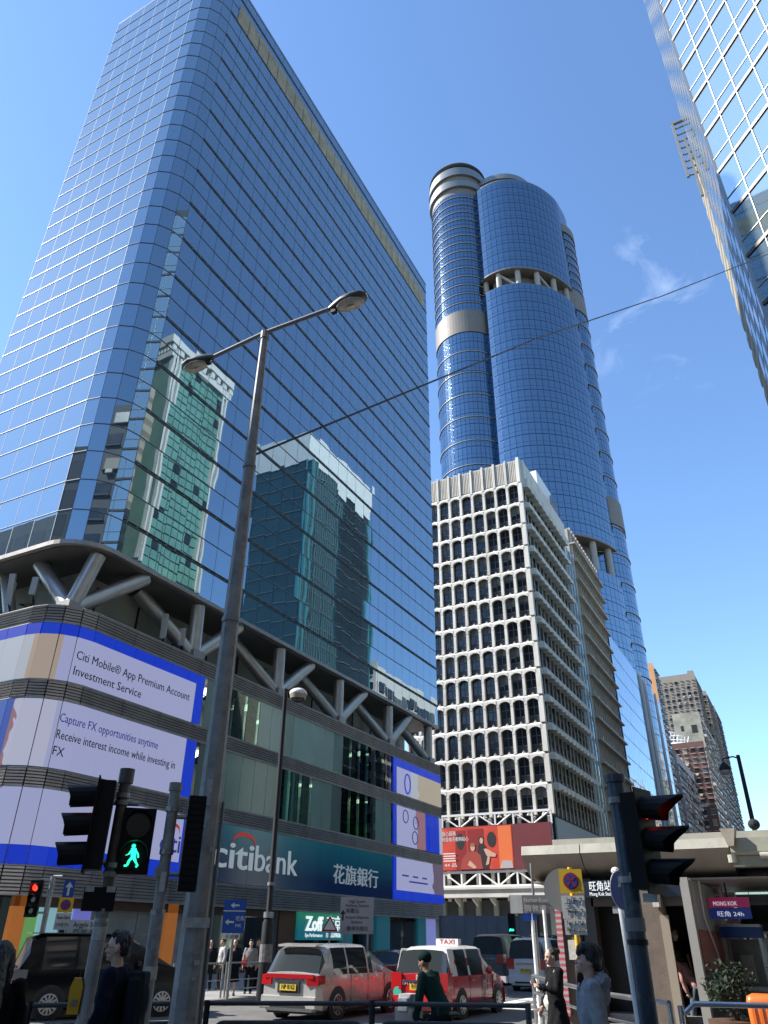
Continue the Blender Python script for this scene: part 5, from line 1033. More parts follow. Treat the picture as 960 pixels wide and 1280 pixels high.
def pole_(t, x, y, z1, r=.045, m=None, z0=.12): return MB().tube([(x, y, z0), (x, y, z1)], r, 12).build('pole', m or M['galv'], t, smooth=True)
t = thing('road_sign', 'blue two panel direction sign with white left arrows', 'road sign', (-17.85, 23.0, .12)); pole_(t, -17.85, 23, 2.75, .05); c = (-17.82, 22.93, 2.5); d = DV(-17.85, 23)
p = plate(t, 'panel', c, d, .74, 1.0, BLS); plate(t, 'border', (c[0], c[1], 2.66), d, .74, .03, WHS, .03); arrow(p, c, d, 0, .33, .3, math.pi, WHS); arrow(p, c, d, -.14, -.17, .3, math.pi, WHS)
sign_text(p, c, d, '旺角', .16, WHS, .06, -.12, .26); sign_text(p, c, d, 'MK', .14, WHS, .06, -.32, .2); q_ = plate(t, 'panel', (c[0], c[1], 1.9), d, .5, .16, WHS); sign_text(q_, (c[0], c[1], 1.9), d, 'P 泊車', .12, INK, -.2, -.045, .4)
t = thing('traffic_signal', 'small far traffic signal with red light left of the no stopping sign', 'traffic light', (-19.85, 16.85, .12)); pole_(t, -19.85, 16.85, 3.4, .075)
lit_i = 2; head3(t, (-20.12, 16.55, 2.38), (.45, -.9), SIGR, .95, .3); MB().tube([(-19.85, 16.85, 3.3), (-20.05, 16.6, 3.3)], .03, 8).build('bracket', M['galv'], t); MB().tube([(-19.85, 16.85, 2.45), (-20.05, 16.6, 2.45)], .03, 8).build('bracket', M['galv'], t); MB().tube([(-19.85, 16.85, 3.4), (-19.6, 16.95, 3.4)], .03, 8).build('top_bracket', M['galv'], t)
t = thing('road_sign', 'yellow no stopping plate under a blue one-way plate on grey pole', 'road sign', (-19.52, 17.25, .12)); pole_(t, -19.52, 17.25, 3.3, .05); d = DV(-19.5, 17.2); c = Vector((-19.48, 17.17, 0))
p = plate(t, 'panel', c+Vector((0, 0, 3.08)), d, .30, .46, BLS); arrow(p, c+Vector((0, 0, 3.08)), d, 0, 0, .36, math.pi/2, WHS)
def nostop(t, c, d, s):
    p = plate(t, 'panel', c, d, .44*s, .42*s, YLS); c2, d2, r2, u2 = frame_at(c, d); MB().tube([c2+d2*.012, c2+d2*.016], .15*s, 20).build('red_ring', mat('ring_red', (.30, .03, .08), .4), p); MB().tube([c2+d2*.016, c2+d2*.02], .115*s, 20).build('blue_disc', BLS, p)
    for k in (-1, 1): MB().ob(c2+d2*.021, d2*.002, (r2+u2*k)*.085*s, (u2-r2*k)*.014*s).build('red_bar', MATS['ring_red'], p)
nostop(t, c+Vector((0, 0, 2.66)), d, .92); p = plate(t, 'panel', c+Vector((0, 0, 2.24)), d, .42, .42, WHS); sign_text(p, c+Vector((0, 0, 2.24)), d, '7am-7pm', .12, INK, -.18, .06, .36); sign_text(p, c+Vector((0, 0, 2.24)), d, '上午至下午', .1, INK, -.18, -.12, .36)
t = thing('street_name_sign', 'white street name sign on two low posts reading Argyle Street', 'street sign', (-19.1, 17.65, .12)); d = DV(-19.1, 17.6); c = Vector((-19.1, 17.62, 2.06)); p = plate(t, 'panel', c, d, 1.35, .46, WHS, .04)
sign_text(p, c, d, 'Argyle Street', .18, INK, -.28, .05, .85, .024); sign_text(p, c, d, '亞皆老街', .2, INK, -.28, -.17, .85, .024); MB().ob(c+Vector(orient(d)[0])*.022-Vector((.68, .73, 0))*.56, Vector(orient(d)[0])*.004, Vector((.68, .73, 0))*.07, (0, 0, .2)).build('district_mark', INK, p)
for k in (-.45, .45): MB().tube([c+Vector((.68, .73, 0))*k-Vector((0, 0, 1.95)), c+Vector((.68, .73, 0))*k], .03, 8).build('post', M['galv'], t)
t = thing('road_sign', 'large grey direction sign to the high speed railway station in black text', 'road sign', (-18.75, 33.05, .12)); d = DV(-18.75, 33.05); c = Vector((-18.75, 33.0, 2.78)); p = plate(t, 'panel', c, d, 1.5, 1.46, mat('sign_grey_face', (.34, .33, .33), .5, var=.1, vs=2), .05)
for s_, dz, sz, w_, dx in (('High Speed', .50, .17, .72, -.38), ('Railway Station', .33, .17, 1.05, -.52), ('高鐵站', .10, .21, .6, -.52), ('Airport Express', -.13, .17, 1.05, -.52), ('Station', -.32, .17, .5, -.26), ('機場快綫站', -.60, .22, .95, -.45)): sign_text(p, c, d, s_, sz, INK, dx, dz, w_, .03)
arrow(p, c, d, -.63, .0, .42, math.pi/2, INK, .03)
for k in (-.5, .5): MB().tube([c+Vector((.87, .49, 0))*k-Vector((0, 0, 2.66)), c+Vector((.87, .49, 0))*k-Vector(orient(d)[0])*.06], .05, 8).build('post', M['galv'], t)
t = thing('warning_sign', 'red bordered triangular warning sign in front of teal shop sign', 'road sign', (-19.3, 31.6, .12)); pole_(t, -19.3, 31.6, 2.5, .04); c = Vector((-19.27, 31.55, 2.35)); d, r_ = orient(DV(-19.3, 31.6)); 
for s_, m_, l_ in ((.36, LRED, .0), (.25, mat('warning_white', (.6, .6, .6), .5), .012)): MB().loft([[c+d*l_+r_*s_*a+Vector((0, 0, s_*b)) for a, b in ((-1, -.6), (1, -.6), (0, 1.1))], [c+d*(l_+.01)+r_*s_*a+Vector((0, 0, s_*b)) for a, b in ((-1, -.6), (1, -.6), (0, 1.1))]]).build('panel', m_, t)
# right: big signal pole
t = thing('traffic_signal', 'big dark traffic signal pole with three long visors facing right', 'traffic light', (-1.75, 8.83, .12))
MB().tube([(-1.75, 8.83, .12), (-1.75, 8.83, 3.48)], .09, 20).build('pole', POLEB, t, smooth=True); MB().tube([(-1.75, 8.83, 3.42), (-1.75, 8.83, 3.5)], .112, 20).build('cap', POLEB, t, smooth=True)
lit_i = 2; head3(t, (-1.50, 8.80, 2.36), (.96, -.28), SIGR, 1.02, .44)
for z in (2.42, 3.2): cross(t, -1.75, 8.83, z, .112, .06); MB().tube([(-1.75, 8.83, z+.03), (-1.52, 8.83, z+.03)], .03, 8).build('bracket', POLEB, t)
MB().tube([(-1.75, 8.83, 1.98), (-1.75, 8.83, 2.1)], .1, 20).build('sticker', mat('tape_grey', (.20, .20, .19), .7), t); MB().tube([(-1.75, 8.83, 1.86), (-1.75, 8.83, 1.91)], .104, 20).build('clamp', M['black'], t); MB().ob((-1.69, 8.735, 2.48), (.03, .012, 0), (.0, .004, 0), (0, 0, .035)).build('label', STK, t); MB().ob((-1.55, 8.8, 2.28), (.07, 0, 0), (0, .05, 0), (0, 0, .04)).build('terminal_box', M['galv'], t)
t = thing('road_sign', 'yellow no stopping sign with white time plates on yellow post', 'road sign', (-3.62, 13.5, .12)); c = Vector((-3.6, 13.44, 0)); d = DV(-3.62, 13.5); MB().tube([(-3.62, 13.52, .12), (-3.62, 13.52, 2.95)], .04, 12).build('post', YLS, t, smooth=True)
nostop(t, c+Vector((0, 0, 2.74)), d, .84); p = plate(t, 'panel', c+Vector((0, 0, 2.36)), d, .37, .33, WHS); sign_text(p, c+Vector((0, 0, 2.36)), d, '上午 7', .12, INK, -.14, .05, .28); sign_text(p, c+Vector((0, 0, 2.36)), d, '下午 7', .12, INK, -.14, -.11, .28)
p = plate(t, 'panel', c+Vector((0, 0, 2.08)), d, .34, .22, WHS); sign_text(p, c+Vector((0, 0, 2.08)), d, 'Taxi & PLB', .08, INK, -.14, .03, .28); sign_text(p, c+Vector((0, 0, 2.08)), d, '除外 excepted', .07, INK, -.14, -.06, .28)
c2, d2, r2, u2 = frame_at((-3.78, 13.62, 2.62), d); MB().tube([c2, c2+d2*.02], .33, 28).build('round_plate_back', GYS, t)
t = thing('road_sign', 'round blue arrow sign seen edge-on on leaning white post', 'road sign', (-2.49, 11.75, .12)); MB().tube([(-2.44, 11.75, .12), (-2.50, 11.75, 2.74)], .04, 12).build('post', M['white'], t, smooth=True)
d, r_ = orient((.90, -.43)); c = Vector((-2.43, 11.66, 2.50)); MB().tube([c, c+d*.012], .25, 28).build('rim', WHS, t); MB().tube([c+d*.012, c+d*.02], .235, 28).build('panel', BLS, t); ps = MB().box(-.001, .001, -.001, .001, 0, .001)
arrow(t, c, (.90, -.43), 0, 0, .36, math.pi/2, WHS, .022); MB().ell((-2.5, 11.75, 2.75), (.06, .06, .05), 10, 6).build('cap', M['white'], t)
t = thing('street_name_sign', 'grey brown street name sign on twin white posts at station corner', 'street sign', (-6.1, 19.0, .12)); d = DV(-6.1, 19.0); c = Vector((-6.1, 19.0, 2.62)); p = plate(t, 'panel', c, d, .98, .38, BRS, .04); plate(t, 'panel', (-6.42, 18.9, 2.62), d, .28, .38, WHS, .05)
sign_text(p, c, d, 'Nathan Road', .13, WHS, -.16, .04, .56, .024); sign_text(p, c, d, '彌敦道', .15, WHS, -.16, -.14, .5, .024); plate(t, 'panel', (-6.15, 18.98, 2.36), d, .34, .14, BLS, .03)
for k in (-.05, .25): MB().tube([(-6.05+k, 19.02, .12), (-6.05+k, 19.02, 2.5)], .04, 10).build('post', M['white'], t, smooth=True)
tag(MB().tube([(-6.05, 19.1, .12), (-6.05, 19.1, 3.5)], .03, 10).build('thin_pole', M['galv']), 'thin grey pole rising behind the brown street name sign', 'pole')
for x, y, z, lab in ((-16.5, 47.2, 2.35, 'distant green arrow signal, left of two in front of lit columns'), (-13.75, 42.9, 2.13, 'distant green arrow signal beside the twin white posts')):
    t = thing('traffic_signal', lab, 'traffic light', (x, y, .1)); MB().tube([(x, y, .1), (x, y, z+.9)], .06, 10).build('pole', M['black'], t); MB().ob((x+.16, y-.12, z+.3), (.2, 0, 0), (0, .1, 0), (0, 0, .55)).build('housing', HOOD, t); MB().ob((x+.16, y-.23, z+.02), (.12, 0, 0), (0, .005, 0), (0, 0, .05)).build('green_arrow', SIGG, t); MB().ob((x+.06, y-.23, z+.02), (.05, 0, .05), (0, .005, 0), (-.02, 0, .03)).build('green_arrow', SIGG, t)
# guard rails
RL = mat('dark_rail', (.07, .075, .078), .45, .5, var=.2, vs=5)
def guard(p0, p1, label, m=RL, zt=1.17, r=.028, group=None, inner=True):
    a, b = Vector((*p0, .12)), Vector((*p1, .12)); u = (b-a).normalized(); L_ = (b-a).length; t = thing('guard_rail', label, 'railing', a, group)
    for q_ in (a, b): MB().tube([q_, q_+Vector((0, 0, zt-.09))], r*1.35, 10).build('post', m, t, smooth=True)
    MB().tube([a+Vector((0, 0, zt-.12)), b+Vector((0, 0, zt-.12))], r, 10).build('top_rail', m, t, smooth=True)
    if inner:
        lo, hi = .25, zt-.32; P = []
        for cx_, cz_, a0 in ((L_-.22, lo+.1, -90), (L_-.22, hi-.1, 0), (.22, hi-.1, 90), (.22, lo+.1, 180)):
            for k in range(5): an = R(a0+22.5*k); P.append(a+u*(cx_+.1*math.cos(an))+Vector((0, 0, cz_+.1*math.sin(an))))
        MB().tube(P+[P[0]], r*.8, 8, cap=False).build('inner_frame', m, t, smooth=True)
        MB().tube([a+u*.12+Vector((0, 0, .62)), b-u*.12+Vector((0, 0, .62))], r*.6, 8).build('middle_bar', m, t)
    return t
pts = [(11.4*math.sin(R(a)), 11.4*math.cos(R(a))) for a in (-60, -49.5, -39, -28.5, -18.5)]
for i, lab in enumerate(('dark guard rail section in front of the black people carrier, at left edge', 'dark guard rail section behind the poles and the lamp post', 'dark guard rail section in front of the silver people carrier', 'dark guard rail section in front of the cyclist and taxi')): guard(pts[i], pts[i+1], lab, group='dark guard rails along the near kerb')
for k, (p0, p1, lab) in enumerate((((-18.7, 18.6), (-18.65, 21.0), 'grey kerb fence section left of the blue direction sign'), ((-18.65, 21.2), (-18.6, 23.6), 'grey kerb fence section behind the blue direction sign pole'), ((-18.6, 23.8), (-18.55, 26.2), 'grey kerb fence section beside the slim black lamp'))):
    t = guard(p0, p1, lab, M['galv'], 1.12, .025, 'fence sections along the bank kerb', inner=False)
    for z in (.35, .62): MB().tube([(p0[0], p0[1], z), (p1[0], p1[1], z)], .018, 6).build('bar', M['galv'], t)
SS = M['steel']
t = thing('station_railing', 'bright steel railing with curved end beside the station kerb', 'railing', (-5.9, 18.1, .12))
RP = [(-5.9, 18.1), (-4.55, 15.5), (-3.2, 13.0), (-2.0, 11.5)]
for x, y in RP: MB().tube([(x, y, .12), (x, y, 1.22)], .034, 10).build('post', SS, t, smooth=True)
for z, r in ((1.22, .034), (.92, .022), (.62, .022)): MB().tube([(-5.75, 18.5, z-.06), (-5.95, 18.35, z)]+[(x, y, z) for x, y in RP], r, 10).build('rail', SS, t, smooth=True)
t = thing('station_railing', 'bright steel railing in two bays in front of the orange bin', 'railing', (-1.9, 11.5, .12))
for x in (-1.88, .2, 2.2): MB().tube([(x, 11.55+.25*(x+1.9), .12), (x, 11.55+.25*(x+1.9), 1.2)], .036, 10).build('post', SS, t, smooth=True)
for z, r in ((1.22, .032), (.75, .022)): MB().tube([(-1.84, 11.56, z-.1), (-1.72, 11.6, z), (.1, 12.03, z), (2.2, 12.6, z)], r, 10).build('rail', SS, t, smooth=True)
# ================================================================== station entrance
st = thing('station_entrance', 'metro station entrance with deep pale canopy and dark name sign', 'station entrance', (-4.2, 22, .12))
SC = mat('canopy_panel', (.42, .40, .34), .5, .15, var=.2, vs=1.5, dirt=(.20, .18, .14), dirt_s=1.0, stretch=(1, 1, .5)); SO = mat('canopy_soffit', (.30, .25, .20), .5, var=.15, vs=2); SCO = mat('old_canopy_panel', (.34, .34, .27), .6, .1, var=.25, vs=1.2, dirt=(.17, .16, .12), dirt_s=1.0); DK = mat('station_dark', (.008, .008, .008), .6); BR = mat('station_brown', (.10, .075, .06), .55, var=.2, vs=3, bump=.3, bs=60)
xs = [-6.5, -5.0, -3.4, -1.6, .4, 2.4, 5.0]
for i in range(6):
    x0, x1 = xs[i]+.012, xs[i+1]-.012; y0 = 19.75
    if i < 3:
        MB().loft([[(x, y0, 3.74), (x, y0+.06, 3.95), (x, y0+1.6, 3.98), (x, y0+1.6, 3.76)] for x in (x0, x1)]).build('canopy_fascia', SC, st)
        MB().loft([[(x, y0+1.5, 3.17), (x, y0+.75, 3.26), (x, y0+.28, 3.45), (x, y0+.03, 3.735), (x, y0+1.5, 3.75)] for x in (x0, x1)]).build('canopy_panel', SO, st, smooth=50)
    else:
        MB().loft([[(x, y0+.05, 3.58), (x, y0, 3.64), (x, y0+.02, 3.93), (x, y0+1.6, 3.98), (x, y0+1.6, 3.58)] for x in (x0, x1)]).build('canopy_panel', SCO, st); MB().loft([[(x, y0+.16, 3.36), (x, y0+.16, 3.57), (x, y0+1.6, 3.57), (x, y0+1.6, 3.36)] for x in (x0-.01, x1+.01)]).build('lower_beam', SCO, st)
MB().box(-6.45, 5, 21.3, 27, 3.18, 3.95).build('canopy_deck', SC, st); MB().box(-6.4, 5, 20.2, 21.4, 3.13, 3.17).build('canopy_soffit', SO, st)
MB().box(-5.9, 5, 20.6, 25, 3.95, 4.16).build('upper_fascia', SC, st)
MB().tube([(-1.0, 19.7, 3.55), (5, 19.7, 3.55)], .07, 10).build('pipe', SC, st, smooth=True)
MB().loft([[(-1.72, 19.6, 4.12), (-1.40, 19.6, 4.12), (-1.40, 20.2, 4.14), (-1.72, 20.2, 4.14)], [(-1.60, 19.55, 3.75), (-1.48, 19.55, 3.75), (-1.48, 19.8, 3.75), (-1.60, 19.8, 3.75)]]).build('spout', mat('stained_zinc', (.28, .25, .20), .6, var=.3, vs=6), st)
for x in (-1.58, ): MB().tube([(x, 19.68, 3.42), (x, 19.68, 3.58)], .09, 10).build('pipe_collar', SC, st)
MB().ell((-1.0, 20.0, 4.22), (.13, .13, .12), 12, 8).build('camera_dome', M['dark'], st)
MB().box(-5.75, -5.25, 19.9, 20.6, .12, 3.2).build('side_column', BR, st)
b = MB()
for k in range(46): b.k = k % 2; b.box(-5.78, -5.64, 19.82, 19.9, .4+.06*k, .4+.06*(k+1))
b.build('striped_post', [mat('stripe_pink', (.42, .08, .11), .5), mat('stripe_white', (.38, .34, .34), .5)], st)
MB().box(-5.2, -4.9, 20.1, 20.5, .12, 3.2).build('wall_panel', mat('station_wall_grey', (.06, .055, .05), .5), st)
for z0, z1 in ((2.3, 2.6), (1.75, 2.15)): MB().box(-5.55, -5.3, 19.86, 19.9, z0-.25, z1-.25).build('notice', STK if z0 < 2 else M['black'], st)
sg = MB().box(-5.2, -2.75, 19.95, 20.25, 2.78, 3.13).build('name_sign', mat('sign_navy', (.008, .010, .022), .35), st)
LWS = mat('station_letters', (.7, .7, .7), .5, emit=(.8, .85, .9), es=.28)
text('lettering', '旺角站', .23, (-4.92, 19.94, 2.94), (1, 0, 0), V, LWS, sg, width=.52); text('lettering', 'Mong Kok Station', .11, (-4.92, 19.94, 2.82), (1, 0, 0), V, LWS, sg, width=.6)
MB().box(-5.5, -2.76, 22.7, 27.5, .12, 3.15).build('black_passage_fill', DK, st); MB().box(-5.76, -5.5, 20.61, 27.5, .12, 3.15).build('left_wall', DK, st); MB().box(-5.48, -3.75, 20.95, 21.1, .46, 2.62).build('black_opening_sheet', DK, st); MB().box(-4.95, -2.8, 20.1, 20.5, 2.60, 2.78).build('lintel', BR, st); MB().box(-4.45, -4.0, 20.05, 20.1, 2.45, 2.6).build('shutter_box', M['greyp'], st)  # solid black fill and sheet stand in for shade inside the entrance
MB().loft([[(-3.72, 19.75, .12), (-3.18, 19.75, .12), (-3.18, 20.3, .12), (-3.72, 20.3, .12)], [(-3.72, 19.75, 3.2), (-3.30, 19.75, 3.2), (-3.30, 20.3, 3.2), (-3.72, 20.3, 3.2)]]).build('column', mat('column_tan', (.15, .115, .09), .6, var=.25, vs=4, bump=.4, bs=40), st)
MB().box(-3.34, -3.16, 19.7, 19.78, .12, 2.4).build('perforated_strip', mat('strip_tan', (.30, .25, .19), .5), st); MB().box(-3.42, -3.28, 19.5, 19.72, 2.56, 2.72).build('floodlight', STK, st)
MB().box(-6.2, -2.2, 20.4, 28, .1, .46).build('step', M['pave'], st); MB().box(-6.3, -2.1, 20.05, 20.4, .1, .29).build('step', M['pave'], st)
GWL = mat('station_grey_tile', (.30, .29, .265), .5, var=.12, vs=1); RWL = mat('station_red_tile', (.26, .05, .035), .5, var=.15, vs=2)
MB().box(-2.78, -2.60, 19.62, 19.9, .12, 3.15).build('corner_pier', GWL, st)
for y0, y1 in ((19.92, 22.4), (22.42, 25.2)):
    MB().box(-2.75, -2.59, y0, y1, 2.12, 3.15).build('wall_panel', GWL, st); MB().box(-2.75, -2.58, y0, y1, 1.35, 2.11).build('wall_panel', RWL, st); MB().box(-2.75, -2.61, y0, y1, .12, 1.34).build('wall_panel', DK, st)
tag(MB().tube([(-2.5, 20.7, 3.15), (-2.54, 20.9, 2.4), (-2.5, 22.2, 1.4)], .018, 6).build('white_cable', M['white']), 'white cable hanging down the grey and red station wall', 'cable')
# ------------------------------------------------------------------ kerbside clutter right of the entrance
t = thing('planter', 'brown round planter with dense dark bush beside the station wall', 'planter', (-2.05, 18.9, .12)); MB().tube([(-2.05, 18.9, .12), (-2.05, 18.9, .55)], [.46, .54], 20).build('pot', mat('planter_brown', (.10, .055, .035), .6, var=.3, vs=3), t, smooth=True)
b = MB(); leafy(b, (-2.05, 18.9, 1.1), .55, 800, .065, 77); b.build('foliage', mat('leaf_dark', (.018, .035, .014), .7, var=.5, vs=4), t, kind='stuff'); b = MB()
for k in range(7): b.tube([(-2.05, 18.9, .5), (-2.05+.3*math.cos(k*.9), 18.9+.3*math.sin(k*.9), 1.3)], [.02, .008], 5)
b.build('stems', BR, t, kind='stuff')
t = thing('planter', 'bushy green plant at the right edge under the dark awning', 'planter', (-.95, 21.6, .12)); MB().tube([(-.95, 21.6, .12), (-.95, 21.6, .55)], [.34, .4], 16).build('pot', M['dark'], t); b = MB(); leafy(b, (-.95, 21.6, 1.15), .6, 520, .08, 78); b.build('foliage', LEAF, t, kind='stuff')
t = thing('orange_bin', 'upright orange plastic bin with rounded corners', 'bin', (-1.42, 18.2, .12)); OB = mat('bin_orange', (.62, .14, .02), .4, var=.08, vs=5)
rr_ = lambda w_, d_, z, c_=.09: [(-1.42+sx*(w_-c_)+c_*math.cos(a), 18.2+sy*(d_-c_)+c_*math.sin(a), z) for sx, sy, a0 in ((1, 1, 0), (-1, 1, 90), (-1, -1, 180), (1, -1, 270)) for a in [R(a0+30*k) for k in range(4)]]
MB().loft([rr_(.25, .2, .14), rr_(.29, .24, .25), rr_(.30, .25, .92), rr_(.28, .23, 1.0), rr_(.2, .15, 1.04, .06)]).build('body', OB, t, smooth=50)
b = MB()
for k in range(4): b.box(-1.42-.22+.13*k, -1.42-.17+.13*k, 17.93, 17.96, .3, .9)
b.build('rib', OB, t, kind='stuff')
t = thing('phone_booth', 'steel framed phone booth with dark header by the station wall', 'phone booth', (-2.05, 23.6, .12)); AL = mat('booth_steel', (.42, .42, .40), .35, .7)
for x, y in ((-2.45, 23.2), (-1.6, 23.2), (-2.45, 24.0), (-1.6, 24.0)): MB().box(x-.04, x+.04, y-.04, y+.04, .12, 2.1).build('post', AL, t)
MB().box(-2.5, -1.55, 23.15, 24.05, 1.98, 2.22).build('header', BLS, t); MB().box(-2.5, -1.55, 23.14, 24.06, 2.22, 2.28).build('roof', AL, t); MB().box(-2.4, -1.65, 23.96, 24.0, .4, 1.95).build('back_pane', mat('booth_pane', (.22, .24, .20), .3, var=.3, vs=3), t); MB().box(-2.2, -1.9, 23.8, 23.95, 1.0, 1.6).build('telephone', STK, t); MB().box(-2.45, -1.6, 23.17, 23.2, .85, .95).build('cross_bar', AL, t)
t = thing('shop_awning', 'dark sloping fabric awning over the kiosk front', 'awning', (-.6, 25.2, 2.0)); MB().loft([[(-2.1, 24.6, 2.32), (1.5, 24.6, 2.32), (1.5, 24.6, 2.38), (-2.1, 24.6, 2.38)], [(-2.1, 26.6, 2.75), (1.5, 26.6, 2.75), (1.5, 26.6, 2.82), (-2.1, 26.6, 2.82)]]).build('fabric', mat('awning_dark', (.025, .028, .035), .8, var=.2), t)
for x in (-2.0, 1.3): MB().tube([(x, 24.7, .12), (x, 24.7, 2.35)], .035, 8).build('post', M['black'], t)
MB().box(-2.1, 1.5, 24.57, 24.6, 2.14, 2.36).build('valance', MATS['awning_dark'], t)
t = thing('kiosk', 'kiosk with pale green pitched roof behind the awning', 'kiosk', (-.2, 30, .12)); MB().box(-2.3, 2, 28.5, 33, .12, 2.75).build('body', M['shade'], t)
for k in range(12): MB().loft([[(-2.5+.4*k, 28.0, 2.75), (-2.12+.4*k, 28.0, 2.75), (-2.12+.4*k, 28.0, 2.8), (-2.5+.4*k, 28.0, 2.8)], [(-2.5+.4*k, 31, 3.6), (-2.12+.4*k, 31, 3.6), (-2.12+.4*k, 31, 3.65), (-2.5+.4*k, 31, 3.65)]]).build('roof_sheet', mat('roof_green', (.20, .30, .24), .6, var=.2, vs=2), t)
MB().box(-2.2, 0, 28.4, 28.5, .2, 2.0).build('counter', M['dark'], t); MB().box(-2.0, -1.2, 28.35, 28.4, 2.1, 2.5).build('fascia_sign', STK, t)
t = thing('hanging_sign', 'pink over blue shop sign at the right of the station wall', 'sign', (-2.1, 22.4, 2.4)); MB().box(-2.55, -1.62, 22.3, 22.42, 2.38, 2.62).build('lower_panel', mat('panel_navy', (.02, .035, .20), .4, emit=(.02, .04, .25), es=.12), t); MB().box(-2.55, -1.62, 22.3, 22.42, 2.63, 2.85).build('upper_panel', mat('panel_pink', (.42, .03, .14), .4, emit=(.5, .04, .16), es=.08), t)
text('lettering', 'MONG KOK', .13, (-2.45, 22.29, 2.67), (1, 0, 0), V, LWS, t, width=.55); text('lettering', '旺角 24h', .13, (-2.4, 22.29, 2.44), (1, 0, 0), V, LWS, t, width=.6); MB().tube([(-2.1, 22.36, 2.85), (-2.1, 22.36, 3.2)], .02, 6).build('hanger', M['black'], t)
t = thing('vertical_sign', 'narrow red vertical sign with white panel of characters', 'sign', (-2.5, 24.4, 2.6)); MB().box(-2.68, -2.38, 24.3, 24.42, 2.55, 3.5).build('panel', mat('vertical_red', (.45, .03, .06), .45), t); pw = MB().box(-2.66, -2.40, 24.27, 24.3, 2.8, 3.18).build('white_panel', M['white'], t)
for k, ch in enumerate('旺角'): text('lettering', ch, .17, (-2.6, 24.26, 3.02-.19*k), (1, 0, 0), V, mat('vertical_ink', (.3, .02, .04), .5), pw, width=.14)
tag(MB().box(-2.3, -.4, 27.0, 27.12, 2.75, 3.12).build('white_fascia', mat('fascia_white', (.6, .62, .62), .4)), 'plain white rounded fascia panel above the dark awning', 'fascia')
t = thing('blue_barrel', 'dark blue plastic barrel at the right frame edge', 'barrel', (-.9, 20.2, .12)); MB().tube([(-.9, 20.2, .12), (-.9, 20.2, .45), (-.9, 20.2, .8), (-.9, 20.2, 1.25)], [.28, .31, .31, .27], 18).build('body', mat('barrel_blue', (.012, .03, .13), .4), t, smooth=True); MB().tube([(-.9, 20.2, 1.25), (-.9, 20.2, 1.3)], .25, 18).build('lid', M['dark'], t)
t = thing('orange_bollard', 'slim orange and white marker post by the steel railing', 'bollard', (-3.55, 13.3, .12)); b = MB()
for k in range(4): b.k = k % 2; b.tube([(-3.55, 13.3, .14+.27*k), (-3.55, 13.3, .14+.27*(k+1))], .07, 12)
b.build('post', [mat('marker_orange', (.75, .22, .04), .4), M['white']], t); MB().ell((-3.55, 13.3, 1.24), (.06, .06, .06), 10, 6).build('cap', STK, t)
